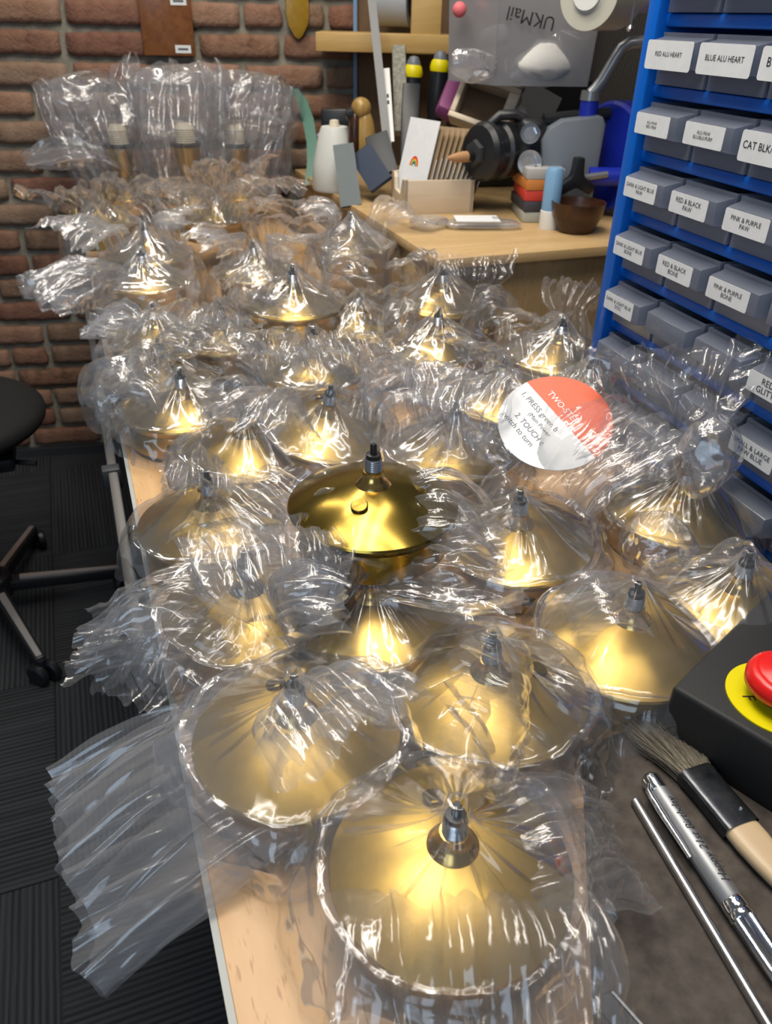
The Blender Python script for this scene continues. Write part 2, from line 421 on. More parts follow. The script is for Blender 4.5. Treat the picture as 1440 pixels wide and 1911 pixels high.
drum2 = LM['drum'].copy(); drum2.materials.clear(); drum2.materials.append(MT['brass_clear'])
def tilt_M(deg, az):
    a = R(az); return Matrix.Rotation(R(deg), 4, Vector((-math.sin(a), math.cos(a), 0)))
LAMPS = {}
def lamp(key, label, loc, tilt=0, az=0, btn=-60, sw=-110, bare=False):
    t = thing('brass_lamp_base', label, 'lamp base', group='brass lamp bases on the tables')
    M = Matrix.Translation(loc) @ tilt_M(tilt, az); t.matrix_world = M
    for k, me in LM.items():
        if k in ('pin', 'touch_button', 'switch'): continue
        use = me
        if bare and k == 'dome': use = dome2
        if bare and k == 'drum': use = drum2
        o = obj(k, use, None, t)
        if k == 'plug': obj('pin', LM['pin'], None, o)
    a = R(btn); rr = .036; o = obj('touch_button', LM['touch_button'], None, t, (rr * math.cos(a), rr * math.sin(a), .0560)); o.rotation_euler = Euler((0, R(18), a))
    a = R(sw); obj('switch', LM['switch'], None, t, (.0705 * math.cos(a), .0705 * math.sin(a), .018), (0, 0, a))
    LAMPS[key] = M; return t
TIP = .0985
def at_tip(px, py, zb): p = P(px, py, zb + TIP); return Vector((p.x, p.y, zb))
lamp('L1', 'nearest brass lamp base, filling the front, bagged tightly in clear film', P(853, 1500, TIP) - Vector((0, 0, TIP)), 0, 0, btn=85, sw=-40)
lamp('L2', 'bagged brass lamp base beside the long film flap hanging off the table edge', at_tip(548, 1258, 0), btn=100, sw=0)
lamp('L3', 'bagged brass lamp base directly in front of the bare unwrapped one', at_tip(699, 1052, 0) + Vector((.004, .008, 0)), 3, 170, btn=90, sw=-60)
lamp('L4', 'bare unwrapped brass lamp base with round touch button, standing clear of its bag', at_tip(697, 828, .078), 0, 0, btn=-128, sw=60, bare=True)
lamp('L5', 'bagged brass lamp base at the table edge with a pointed film tip', at_tip(455, 1030, 0), 0, 0, btn=90)
lamp('L6', 'bagged brass lamp base at the table edge, just below the bare wood corner', at_tip(385, 880, 0), 0, 0, btn=90)
lamp('L7', 'bagged brass lamp base right of the bare table corner', at_tip(450, 752, 0), 4, -60, btn=90)
lamp('L8', 'bagged brass lamp base with coppery foot sitting on the rounded table corner', at_tip(330, 690, 0), 4, 60, btn=90)
lamp('L9', 'bagged brass lamp base with upright tip behind the rounded table corner', at_tip(293, 632, .0), 0, 0, btn=90)
lamp('L10', 'small looking bagged brass lamp base beside a pleated film tuft over the rail', at_tip(283, 565, .0), 0, 0, btn=90)
lamp('L11', 'bagged brass lamp base against the brick wall side, film tuft pointing left', at_tip(261, 462, .035), 0, 0, btn=90)
lamp('L12', 'bagged brass lamp base with domed neck left of the wide drum one', at_tip(475, 447, .03), 3, 200, btn=90)
lamp('L13', 'bagged brass lamp base showing its full drum and dark switch slot', at_tip(545, 494, .075), 0, 0, btn=90, sw=-145)
lamp('L14', 'bagged brass lamp base standing below the middle tall lamp stem', at_tip(395, 354, .06), 0, 0, btn=90)
lamp('L15', 'bagged brass lamp base in front of the wooden card box', at_tip(656, 397, .07), 0, 0, btn=90)
lamp('L16', 'bagged brass lamp base beside the oak counter front', at_tip(828, 497, .05), 0, 0, btn=90)
lamp('L17', 'half hidden brass lamp base between the wide drum one and the oak counter', at_tip(668, 540, .0), 0, 0, btn=90)
lamp('L18', 'bagged brass lamp base with tall bright cone centred before the counter', at_tip(819, 574, .03), 0, 0, btn=90)
lamp('L19', 'bagged brass lamp base, only its black pin and threaded neck poking out', at_tip(583, 610, .035), 0, 0, btn=90)
lamp('L20', 'bagged brass lamp base leaning over behind the bare unwrapped one', at_tip(598, 705, .02), 12, -70, btn=90)
lamp('L21', 'bagged brass lamp base with film tuft on top beside the round printed card', at_tip(852, 750, .02), 0, 0, btn=90)
lamp('L22', 'large bagged brass lamp base right of the bare one, below the printed card', at_tip(963, 917, 0) + Vector((.012, 0, 0)), 4, 180, btn=90)
lamp('L23', 'bagged brass lamp base with its touch button facing the paintbrush', at_tip(908, 1178, 0) + Vector((.008, -.006, 0)), 3, 150, btn=-15)
lamp('L24', 'bagged brass lamp base beside the corner of the black switch box', at_tip(1187, 1098, 0) + Vector((.012, .006, 0)), 3, 180, btn=90)
lamp('L25', 'bagged brass lamp base standing against the blue drawer cabinet', at_tip(1286, 862, 0), 0, 0, btn=90)
lamp('L26', 'brass lamp base mostly hidden behind the black switch box', at_tip(1400, 1030, 0), 0, 0, btn=90)
lamp('L27', 'bagged brass lamp base by the far foot of the blue drawer cabinet', at_tip(1052, 590, .03), 0, 0, btn=90)
lamp('L28', 'bagged brass lamp base whose dark plug shows behind the printed card', at_tip(943, 665, .02), 0, 0, btn=90)
lamp('L29', 'bagged brass lamp base between the printed card and the blue cabinet', at_tip(1105, 668, .01), 0, 0, btn=90)
lamp('L30', 'bagged brass lamp base with dark plug in the middle of the pile', at_tip(408, 560, .02), 0, 0, btn=90)
lamp('L31', 'bagged brass lamp base, far end near the tall stems, thin dark tip', at_tip(268, 415, .06), 0, 0, btn=90)
lamp('L32', 'farthest bagged brass lamp base below the leftmost tall stem', at_tip(180, 365, .05), 0, 0, btn=90)

# tall lamps with bulb holders at the far end
def tall_lamp(key, label, px, py, Z):
    top = PD(px, py, Z); zb = .03
    t = thing('tall_brass_lamp', label, 'lamp', (top.x, top.y, zb), group='tall brass lamps at the far end'); h = top.z - zb
    obj('drum', LM['drum'], None, t); obj('dome', LM['dome'], None, t)
    obj('stem', MB().tube([(0, 0, .058), (0, 0, h - .09)], .0085, 20), 'brass_plain', t)
    obj('cup', MB().lathe([(.011, h - .125), (.0225, h - .120), (.024, h - .105), (.0335, h - .055), (.0340, h - .052)], 36), 'brass', t)
    obj('shade_ring', MB().lathe([(.036, h - .053), (.0375, h - .050), (.0375, h - .045), (.036, h - .043)], 36), 'black', t)
    th = [(.021, h - .046)]
    for k in range(7): th += [(.0245, h - .043 + k * .005), (.0228, h - .0405 + k * .005)]
    th += [(.020, h - .006), (.017, h - .002), (.014, h)]
    obj('bulb_holder', MB().lathe(th, 32), 'cream', t)
    LAMPS[key] = Matrix.Translation(t.location); return t
tall_lamp('T1', 'tall brass lamp with cream bulb holder, leftmost of the three stems', 217, 232, 1.94)
tall_lamp('T2', 'tall brass lamp with cream bulb holder, middle of the three stems', 343, 229, 1.90)
tall_lamp('T3', 'tall brass lamp with cream bulb holder, beside the green edged bag', 437, 232, 1.98)

# ------------------------------------------------------------------ plastic bags
_rg = np.random.default_rng(3)
TB = _rg.random((4, 32, 32, 32, 3)).astype(np.float32)
OFF = [(i, j, k) for i in (-1, 0, 1) for j in (-1, 0, 1) for k in (-1, 0, 1)]
def worley(p, which):
    b = np.floor(p).astype(np.int32); f = (p - b).astype(np.float32)
    d1 = np.full(len(p), 9., np.float32); T = TB[which]
    for o in OFF:
        q = (b + o) & 31
        c = T[q[:, 0], q[:, 1], q[:, 2]] + np.array(o, np.float32) - f
        d1 = np.minimum(d1, (c * c).sum(1))
    return np.sqrt(d1)
def crumple(p, cell, seed):
    # straight creases between flat facets: random zigzags along a few directions, slightly warped
    r = np.random.default_rng(int(abs(seed) * 100) + 17)
    q = p + .35 * cell * np.sin(p[:, [1, 2, 0]] / cell * 1.1 + seed)
    out = np.zeros_like(p)
    for i in range(6):
        n = nrm(r.normal(size=3)); dv = nrm(r.normal(size=3)); c = cell * r.uniform(.7, 1.6)
        out += dv * fold1((q @ n) / c, int(r.integers(1e6)), 1)[:, None]
    out *= .42
    w = worley(q / (cell * 1.5) + seed * 3.1, 0)[:, None] - .5
    return out + w * nrm(r.normal(size=3)) * .5
def fold1(x, seed, oct=3):
    # sharp irregular pleats: piecewise linear random zigzag
    r = np.random.default_rng(seed); out = np.zeros_like(x)
    for k in range(oct):
        t = r.random(64); y = x * (2 ** k) + r.random() * 20; i = np.floor(y).astype(int) & 63; w = y - np.floor(y)
        out += ((1 - w) * t[i] + w * t[(i + 1) & 63] - .5) / (1.7 ** k)
    return out
def grid_faces(na, nb, wrap=False, off=0):
    fs = []
    a = np.arange(na - 1)[:, None]; b = np.arange(nb if wrap else nb - 1)[None, :]
    b2 = (b + 1) % nb
    f = np.stack([a * nb + b, a * nb + b2, (a + 1) * nb + b2, (a + 1) * nb + b], -1).reshape(-1, 4) + off
    return f
def mesh_np(name, V, F):
    me = bpy.data.meshes.new(name); me.vertices.add(len(V)); me.vertices.foreach_set('co', V.astype(np.float32).ravel())
    me.loops.add(F.size); me.loops.foreach_set('vertex_index', F.astype(np.int32).ravel())
    me.polygons.add(len(F)); me.polygons.foreach_set('loop_start', np.arange(0, F.size, 4, dtype=np.int32))
    me.polygons.foreach_set('use_smooth', np.ones(len(F), bool))
    me.update(calc_edges=True); return me
def pouch(M, seed, tight=.5, skirt=.012, loose=.004, zfloor=0.0, na=150, res=1.0, crown=.0):
    """film over one lamp: tent from the plug to the rim, then a crumpled skirt"""
    r = np.random.default_rng(seed); nr = int(60 * res); na = int(na * res)
    th = np.linspace(0, 2 * np.pi, na, endpoint=False)[None, :]; t = np.linspace(0, 1, nr)[:, None]
    tt = np.clip(t / .58, 0, 1); ts = np.clip((t - .58) / .42, 0, 1)
    rt = .004 + (.0775 - .004) * tt
    dome = np.where(rt > .0125, .0405 + .020 * np.clip((.0745 - rt) / .062, 0, 1) ** .92 + .0035, .0 + .100)
    neck = np.interp(rt, [0, .007, .0072, .0095, .017, .0172], [.1005, .100, .086, .074, .0625, .062])
    solid = np.where(rt < .017, neck, dome + .0012)
    tent = np.interp(rt, [0, .0075, .0775], [.1005 + crown, .0990, .0425])
    per = lambda k, s: fold1((th + np.zeros_like(t)) / (2 * np.pi) * k, s)
    # periodic pleats: blend two shifted copies so the seam closes
    wgt = th / (2 * np.pi)
    def pl(k, s):
        a = per(k, s); b = fold1((th + 2 * np.pi + np.zeros_like(t)) / (2 * np.pi) * k, s)
        return a * wgt + b * (1 - wgt)
    mix = np.clip(tight + .9 * pl(11, seed) + .25 * pl(31, seed + 5), 0.04, 1.0)
    mix = mix * np.ones_like(rt)
    z = solid * (1 - mix) + np.maximum(tent, solid) * mix
    z = np.maximum(z, solid + .0006)
    z -= .004 * np.sin(np.pi * tt) * mix * (1 - ts) * 0.6
    rr = rt + .007 * (pl(13, seed + 4) + .25) * tt ** 3 + ts * (skirt + .02 * pl(9, seed + 9) * ts) + .004 * np.clip(ts * 6, 0, 1)
    z = z * (1 - np.clip(ts * 8, 0, 1)) + np.clip(ts * 8, 0, 1) * (.0425 * (1 - ts) + (zfloor + .002) * ts)
    z += (.012 * pl(14, seed + 2)) * np.sin(np.pi * np.clip(ts, 0, 1)) + .006 * pl(17, seed + 6) * np.clip(tt - .75, 0, 1) * 4 * (1 - ts)
    z[-1:, :] = np.maximum(z[-1:, :], zfloor + .001)
    x = rr * np.cos(th); y = rr * np.sin(th)
    V = np.stack([x + 0 * z, y + 0 * z, z], -1).reshape(-1, 3)
    amp = (loose * (.12 + .5 * tt ** 2 + 1.3 * np.clip(ts * 3, 0, 1)) + np.zeros_like(th)).reshape(-1, 1)
    c = crumple(V, .026, seed) * amp * 1.6 + crumple(V, .010, seed + 3) * amp * .9
    rad = V.copy(); rad[:, 2] += .02; rad /= np.linalg.norm(rad, axis=1, keepdims=True) + 1e-6
    V = V + c + rad * amp * .7
    V[:, 2] = np.maximum(V[:, 2], zfloor + .0012)
    Mn = np.array(M); V = V @ Mn[:3, :3].T + Mn[:3, 3]
    return V, grid_faces(nr, na, True)
def tail(start, end, w0, wn, w1, seed, neck=.3, puff=.02, amp=.012, nf=5, crum=.006, bow=.02, cell=.035, na=64, nb=72, lat=None, minz=None, sheets=2, ragged=.10):
    """flared open end of a bag: two crumpled sheets gathered at the neck"""
    s = np.array(start); e = np.array(end); d = e - s; L = np.linalg.norm(d); d = d / L
    if lat is None:
        lat = np.cross(d, [0, 0, 1.0]); 
        if np.linalg.norm(lat) < .25: lat = np.array([.93, -.36, 0.])
    lat = np.array(lat, float); lat = lat - d * lat.dot(d); lat /= np.linalg.norm(lat); nm = np.cross(lat, d)
    if nm[2] < 0: nm = -nm
    VV = []; FF = []; off = 0
    for sh in range(sheets):
        sg = 1 if sh == 0 else -1; r = np.random.default_rng(seed + sh)
        a = np.linspace(0, 1, na)[:, None]; b = np.linspace(-1, 1, nb)[None, :]
        w = np.interp(a, [0, neck, neck + .45 * (1 - neck), 1], [w0, wn, wn + (w1 - wn) * .75, w1])
        ae = a * (1 + ragged * fold1(b * 4 + 9, seed + 21 + sh))
        C = s + d * (ae * L)[..., None] + nm * (bow * np.sin(np.pi * np.clip(a, 0, 1)) * np.ones_like(b))[..., None]
        spread = b + .10 * fold1(b * nf + 3 * a * .4, seed + 31 + sh)
        edge = np.sqrt(np.clip(1 - b * b, 0, 1))
        f = fold1(b * nf + .5 * np.sin(a * 2.0 + seed), seed + 41 + sh)
        g = puff * edge * sg * np.sin(np.pi * np.clip(a * .9 + .06, 0, 1)) + amp * f * (.35 + .9 * a)
        V = C + lat * (spread * w / 2)[..., None] + nm * g[..., None]
        V = V.reshape(-1, 3)
        am = (crum * (.5 + .8 * a) * np.ones_like(b)).reshape(-1, 1)
        V = V + crumple(V, cell, seed + sh * .37) * am * 2.2 + crumple(V, cell * .38, seed + 2.2 + sh) * am * 1.25
        if minz is not None: V[:, 2] = np.maximum(V[:, 2], minz)
        VV.append(V); FF.append(grid_faces(na, nb, False, off)); off += len(V)
    return np.concatenate(VV), np.concatenate(FF)
def ball(c, rad, seed, sq=(1, 1, .8), crum=.35, cell=None, n=56, minz=None):
    """loosely scrunched film"""
    a = np.linspace(.04, np.pi - .04, n)[:, None]; t = np.linspace(0, 2 * np.pi, 2 * n, endpoint=False)[None, :]
    V = np.stack([np.sin(a) * np.cos(t), np.sin(a) * np.sin(t), np.cos(a) + 0 * t], -1).reshape(-1, 3)
    cell = cell or .62
    V = V * (1 + 0 * V[:, :1]) + crumple(V, cell, seed) * crum * 1.9 + crumple(V, cell * .4, seed + 1) * crum * .55
    V = V * np.array(sq) * rad + np.array(c)
    if minz is not None: V[:, 2] = np.maximum(V[:, 2], minz)
    return V, grid_faces(n, 2 * n, True)
def bag(label, pieces, m='film', group='clear plastic bags around the brass lamps'):
    Vs = []; Fs = []; off = 0
    for V, F in pieces: Vs.append(V); Fs.append(F + off); off += len(V)
    V = np.concatenate(Vs); me = mesh_np('plastic_bag', V, np.concatenate(Fs))
    o = obj('plastic_bag', me, m); tag(o, label, 'plastic bag', group); return o
def PX(px, py, z): return np.array(P(px, py, z))
def lc(k, up=.05): return np.array(LAMPS[k].translation) + np.array([0, 0, up])
def base_z(k): return LAMPS[k].translation.z

bag('clear bag shrouding the nearest brass lamp base, halo of film around its rim', [
    pouch(LAMPS['L1'], 11, .45, .020, .004, 0, res=1.5),
    tail(lc('L1', .03), PX(1160, 1560, .02), .12, .10, .10, 12, puff=.012, amp=.012, nf=5, minz=.006),
    tail(lc('L1', .03), PX(900, 1990, .02), .15, .15, .17, 13, puff=.02, amp=.02, nf=6, crum=.007, minz=.004)])
bag('clear bag with a long flat flap drooping over the table edge at bottom left', [
    pouch(LAMPS['L2'], 21, .5, .014, .005, 0, res=1.3),
    tail(lc('L2', .03), PX(128, 1625, -.01), .15, .145, .175, 22, neck=.2, puff=.016, amp=.022, nf=6, crum=.0042, bow=.012, cell=.06, na=110, nb=110, ragged=.05),
    tail(lc('L2', .05), PX(660, 1370, .10), .06, .05, .12, 23, puff=.015, amp=.015, nf=5, crum=.006)], 'film2')
bag('clear bag over the lamp base in front of the bare one', [
    pouch(LAMPS['L3'], 31, .55, .010, .004, 0, res=1.3),
    tail(lc('L3', .08), PX(945, 1040, .10), .08, .10, .15, 32, puff=.02, amp=.015, nf=5, crum=.007, bow=.0)])
bag('open crumpled clear bag pushed down under the bare brass lamp base', [
    tail(lc('L4', .026), PX(585, 1005, .085), .15, .15, .14, 41, puff=.012, amp=.02, nf=6, crum=.008),
    tail(lc('L4', .026), PX(760, 1060, .085), .15, .15, .15, 42, puff=.012, amp=.02, nf=6, crum=.008),
    tail(lc('L4', .026), PX(915, 1000, .085), .11, .10, .13, 43, puff=.02, amp=.02, nf=6, crum=.008)])
bag('scrunched fan of clear film standing between the edge lamp and the bare one', [
    tail(PX(548, 1185, .04), PX(525, 985, .12), .05, .06, .17, 45, neck=.12, puff=.02, amp=.022, nf=7, crum=.008, na=80, nb=90),
    tail(PX(548, 1185, .04), PX(640, 1080, .10), .04, .05, .11, 46, neck=.12, puff=.02, amp=.018, nf=6, crum=.007)], 'film2')
bag('clear bag with a pointed corner sticking out over the dark carpet', [
    pouch(LAMPS['L5'], 51, .5, .016, .006, 0, res=1.2),
    tail(lc('L5', .03), PX(150, 1215, .02), .15, .12, .09, 52, puff=.025, amp=.02, nf=5, crum=.010, na=84),
    tail(lc('L5', .03), PX(300, 1330, .01), .15, .13, .14, 53, puff=.02, amp=.016, nf=5, crum=.009)])
bag('clear bag over the edge lamp base below the bare wood corner', [
    pouch(LAMPS['L6'], 61, .55, .012, .005, 0, res=1.1),
    tail(lc('L6', .08), PX(372, 905, .13), .05, .03, .06, 62, puff=.012, amp=.015, nf=4, crum=.007),
    tail(lc('L6', .05), PX(520, 960, .08), .12, .10, .13, 63, puff=.02, amp=.016, nf=6, crum=.008)])
bag('clear bag with folds spilling onto the bare wood corner', [
    pouch(LAMPS['L7'], 71, .6, .012, .006, 0, res=1.1),
    tail(lc('L7', .03), PX(310, 890, .012), .10, .07, .06, 72, puff=.015, amp=.012, nf=4, crum=.008, minz=.004),
    tail(lc('L7', .07), PX(375, 740, .11), .07, .06, .10, 73, puff=.02, amp=.015, nf=5, crum=.008)])
bag('clear bag ending in a scrunched ball over the corner of the table', [
    pouch(LAMPS['L8'], 81, .6, .010, .005, 0),
    tail(lc('L8', .05), PX(215, 735, .05), .10, .07, .08, 82, puff=.02, amp=.012, nf=4, crum=.008),
    ball(PX(212, 742, .045), .048, 83, (1, 1, .95), .34)], 'film')
bag('clear bag of the lamp base behind the rounded corner', [
    pouch(LAMPS['L9'], 91, .6, .010, .006, 0), tail(lc('L9', .05), PX(390, 640, .10), .08, .08, .13, 92, amp=.015, crum=.008)])
bag('clear bag with a pleated white tuft hanging over the rail', [
    pouch(LAMPS['L10'], 101, .6, .010, .006, 0),
    tail(lc('L10', .03), PX(168, 605, .06), .07, .05, .13, 102, neck=.35, puff=.02, amp=.018, nf=8, crum=.007)], 'film2')
bag('clear bag with a pale tuft pointing away from the wall side lamp', [
    pouch(LAMPS['L11'], 111, .6, .012, .007, -.035),
    tail(lc('L11', .03), PX(75, 560, .08), .09, .06, .15, 112, neck=.4, puff=.03, amp=.025, nf=6, crum=.011)], 'film2')
for k, lab, pcs in [
    ('L12', 'clear bag around the lamp base left of the wide drum', [((375, 455, .14), .16), ((565, 440, .15), .1)]),
    ('L13', 'clear bag draped over the wide drum with the switch slot', [((690, 495, .17), .15), ((440, 540, .15), .12)]),
    ('L14', 'clear bag twisted up above the lamp base under the middle stem', [((440, 305, .24), .18), ((300, 375, .19), .16), ((520, 372, .18), .18)]),
    ('L15', 'clear bag around the lamp base in front of the card box', [((765, 400, .15), .16), ((568, 385, .18), .18)]),
    ('L16', 'clear bag with raised corner against the oak counter', [((885, 465, .17), .14), ((745, 475, .15), .12)]),
    ('L17', 'clear bag between the wide drum and the oak counter', [((705, 535, .13), .11)]),
    ('L18', 'clear bag with a bulging fold right of the bright central cone', [((968, 580, .11), .13), ((715, 595, .11), .12)]),
    ('L19', 'clear bag gathered below the poking black pin', [((468, 660, .15), .15), ((662, 668, .15), .14)]),
    ('L20', 'big crumpled clear bag behind the bare lamp base', [((500, 640, .17), .15), ((700, 655, .16), .12), ((430, 790, .12), .1)]),
    ('L21', 'clear bag bunched into a knot left of the printed card', [((880, 835, .09), .08), ((762, 675, .17), .13), ((850, 690, .17), .12)]),
    ('L27', 'clear bag with a round bubble beside the foot of the drawer cabinet', [((1085, 540, .12), .13), ((985, 600, .1), .13)]),
    ('L28', 'clear bag heaped behind the printed card', [((860, 655, .14), .14), ((1010, 615, .14), .13)]),
    ('L29', 'clear bag between the printed card and the cabinet', [((1185, 640, .12), .14), ((1062, 680, .11), .11)]),
    ('L30', 'clear bag in the middle of the pile around a dark plug', [((330, 590, .13), .14), ((485, 575, .14), .14)]),
    ('L31', 'clear bag near the tall stems with a loose upright corner', [((115, 455, .16), .19), ((350, 395, .18), .16)]),
    ('L32', 'farthest clear bag below the leftmost stem', [((105, 385, .17), .17), ((245, 355, .21), .18)])]:
    sd = int(k[1:]) * 13
    pp = [pouch(LAMPS[k], sd, .62, .010, .007, -base_z(k), na=120, res=.9)]
    for q, (e, w) in enumerate(pcs):
        st0 = lc(k, .05); dv0 = PX(*e) - st0; dv0[2] = 0; st0 = st0 + nrm(dv0) * .052
        pp.append(tail(st0, PX(*e), .09, .06, w, sd + 3 + q, neck=.22, puff=.025, amp=.024, nf=6, crum=.011 if PX(*e)[1] < 1.3 else .014, cell=.034 if PX(*e)[1] < 1.3 else .055, na=60, nb=72, sheets=1))
    bag(lab, pp, 'film2' if k in ('L12', 'L15', 'L20', 'L21', 'L31') else 'film')
bag('large clear bag whose loose sheet covers half of the printed card', [
    pouch(LAMPS['L22'], 221, .6, .010, .004, 0, res=1.3),
    tail(lc('L22', .085) + np.array([.03, .0, 0]), PX(1195, 765, .150), .10, .11, .155, 222, neck=.25, puff=.014, amp=.012, nf=4, crum=.006, bow=.015, na=84, nb=90),
    ball(PX(1222, 1022, .06), .036, 223, (1, 1, .9), .34),
    tail(lc('L22', .07), PX(905, 960, .07), .10, .09, .12, 224, puff=.015, amp=.012, nf=4, crum=.007)])
bag('clear bag with an upright fan in front of the touch button lamp', [
    pouch(LAMPS['L23'], 231, .6, .012, .005, 0, res=1.3),
    tail(lc('L23', .03) + np.array([-.02, -.05, 0]), PX(850, 1260, .10), .13, .12, .13, 232, puff=.015, amp=.014, nf=4, crum=.006),
    tail(lc('L23', .03), PX(1085, 1420, .02), .12, .10, .10, 233, puff=.012, amp=.012, nf=4, crum=.007, minz=.006)])
bag('clear bag stretched over the lamp base by the black switch box', [
    pouch(LAMPS['L24'], 241, .8, .008, .003, 0, res=1.3),
    tail(lc('L24', .07), PX(1060, 1160, .06), .08, .08, .07, 242, puff=.008, amp=.008, nf=3, crum=.004),
    tail(lc('L24', .02), PX(1130, 1330, .01), .10, .08, .07, 243, puff=.008, amp=.008, nf=3, crum=.004, minz=.005)])
bag('tall clear bag twisted at the neck and flaring up before the drawer cabinet', [
    pouch(LAMPS['L25'], 251, .75, .008, .004, 0, res=1.2),
    tail(lc('L25', .075), PX(1285, 645, .205), .12, .06, .20, 252, neck=.35, puff=.035, amp=.022, nf=6, crum=.010, na=90, nb=96, bow=0, lat=(.93, -.36, 0)),
    ball(PX(1320, 850, .125), .034, 253, (1, .9, 1.2), .25)])
bag('clear bag behind the black switch box', [pouch(LAMPS['L26'], 261, .6, .012, .006, 0),
    tail(lc('L26', .05), PX(1290, 1060, .05), .10, .08, .10, 262, amp=.012, crum=.007)])
# loose film filling the gaps of the pile
def heap(label, spots, m='film2'):
    bag(label, [tail(PX(*a), PX(*b), w * .5, w * .55, w, sd, neck=.15, puff=.02, amp=.026, nf=6, crum=.013, cell=.036 if PX(*a)[1] < 1.2 else .058, na=60, nb=72, sheets=1) for sd, (a, b, w) in enumerate(spots, int(spots[0][0][0]) * 3)], m)
heap('loose crumpled clear bag stuffed between the bare lamp base and the printed card', [((700, 830, .05), (800, 700, .13), .15), ((790, 790, .06), (850, 690, .12), .12), ((880, 870, .03), (850, 800, .09), .10)])
heap('loose crumpled clear bag stuffed in front of the oak counter corner', [((620, 520, .02), (600, 430, .12), .18), ((700, 520, .02), (700, 440, .12), .18)])
heap('loose clear bag filling the gap under the printed card', [((1060, 920, .02), (1170, 860, .06), .13), ((1150, 930, .02), (1180, 830, .08), .12)])
heap('loose clear bag between the second table edge and the tall stems', [((300, 470, .02), (250, 385, .10), .20), ((420, 450, .02), (470, 380, .12), .18), ((500, 470, .02), (525, 405, .11), .20), ((600, 450, .02), (560, 390, .12), .18)])
heap('loose clear bag among the lamp bases behind the bare table corner', [((380, 700, .03), (395, 610, .13), .14), ((300, 745, .05), (250, 660, .09), .10)])
# tall upright bags over the three stems
for k, sd, e, wd, lab in [('T1', 301, (158, 140, 1.92), .28, 'tall upright clear bag over the leftmost lamp stem'),
                          ('T2', 311, (325, 126, 1.88), .26, 'tall upright clear bag over the middle lamp stem'),
                          ('T3', 321, (472, 130, 1.95), .25, 'tall upright clear bag next to the green edged bag')]:
    b0 = np.array(LAMPS[k].translation); tp = np.array(PD(*e))
    bag(lab, [tail(b0 + [0, 0, .02], tp, .20, .23, wd, sd, neck=.3, puff=.085, amp=.04, nf=6, crum=.020, cell=.06, na=80, nb=90, bow=0, lat=(.93, -.36, 0), ragged=.09),
              ball(tp - [.01, -.015, .075], .10, sd + 4, (1.25, .6, .85), .40, .5, 64)], 'film2', 'tall bags over the lamp stems')
bag('loose clear bag corner sticking out past the tall stems toward the bricks', [
    tail(np.array(LAMPS['T1'].translation) + [0, 0, .12], PD(62, 300, 1.95), .14, .10, .16, 331, puff=.03, amp=.02, crum=.014, cell=.05)], 'film2', 'tall bags over the lamp stems')

# ------------------------------------------------------------------ round printed card
cc = Vector(PD(1035, 788, .80)); vv = (Vector(OC) - cc).normalized(); upv = Vector((0, 0, 1)); upp = (upv - vv * upv.dot(vv)).normalized()
nC = (vv * .82 + upp * .57).normalized()
rightW = Vector(MC @ np.array([1, 0, 0])); upW = Vector(MC @ np.array([0, 1, 0]))
dC = rightW * .667 - upW * .747; xC = dC - vv * (dC.dot(nC) / vv.dot(nC))
MCARD = frame_M(cc, xC, nC.cross(xC))
card = thing('round_card', 'round white and orange instruction card half covered by clear film', 'card'); card.matrix_world = MCARD
RC = .0585
def disc_poly(r, n=64): return [(r * math.cos(2 * math.pi * k / n), r * math.sin(2 * math.pi * k / n)) for k in range(n)]
obj('card_disc', MB().prism(disc_poly(RC), .0006), 'paper', card, smooth=False)
y0 = .0068; a0 = math.asin(y0 / RC); seg = [(RC * math.cos(a0 + (math.pi - 2 * a0) * k / 40), RC * math.sin(a0 + (math.pi - 2 * a0) * k / 40)) for k in range(41)]
obj('orange_segment', MB().prism(seg, .0003), 'orange', card, (0, 0, .0006), smooth=False)
def txt(body, size, m, parent, loc, rot=(0, 0, 0), align='LEFT', name='lettering', width=None, **k):
    me = text_mesh(body, size, align, **k).copy(); me.materials.clear(); o = obj(name, me, m, parent, loc, rot)
    if width:
        xs = [v.co.x for v in me.vertices]; w = max(xs) - min(xs); o.scale = (width / w,) * 3
    return o
MT['whiteink'] = mat('white_print', (.9, .9, .9), .5)
txt('TWO-STEP', .0098, 'whiteink', card, (-.034, .0175, .00105))
for b, s_, x, y in [('1. PRESS green b', .0088, -.050, -.005), ('(Main Power', .0068, -.024, -.0150), ('2. TOUCH c', .0088, -.031, -.0265), ('switch to turn', .0088, -.040, -.0365)]:
    txt(b, s_, 'greyink', card, (x, y, .00075))

# ------------------------------------------------------------------ blue drawer cabinet
KC = 1.33; TH = R(2.63)
CB = Vector((.471 * KC, .634 * KC, 0)); cu = Vector((-math.sin(TH), -math.cos(TH), 0))
cab = thing('drawer_cabinet', 'tall blue small parts cabinet with frosted labelled drawers', 'drawer cabinet'); cab.matrix_world = frame_M(CB, cu, Vector((0, 0, 1)).cross(cu))
PZ = .0505 * KC; PU = .067 * KC; U0 = .0185 * KC; ZT = .48 + (.487 - .48) * KC; NC = 5
Wc = U0 * 2 + NC * PU; HT = ZT + 3 * PZ; DEP = .17
for u in (0, Wc - .0215): obj('side_post', MB().box((u + .0107, DEP / 2 - .005, HT / 2), (.0215, DEP, HT)), 'blue', cab, bevel=.003)
obj('back_panel', MB().box((Wc / 2, DEP - .012, HT / 2), (Wc - .04, .006, HT - .01)), 'dark', cab)
for r in range(-3, 8): obj('shelf_bar', MB().box((Wc / 2, DEP / 2 - .004, ZT - PZ * r - .0065), (Wc - .040, DEP - .02, .013)), 'blue', cab, bevel=.003)
bodyd = MB()
w_, h_ = PU - .006, PZ - .018
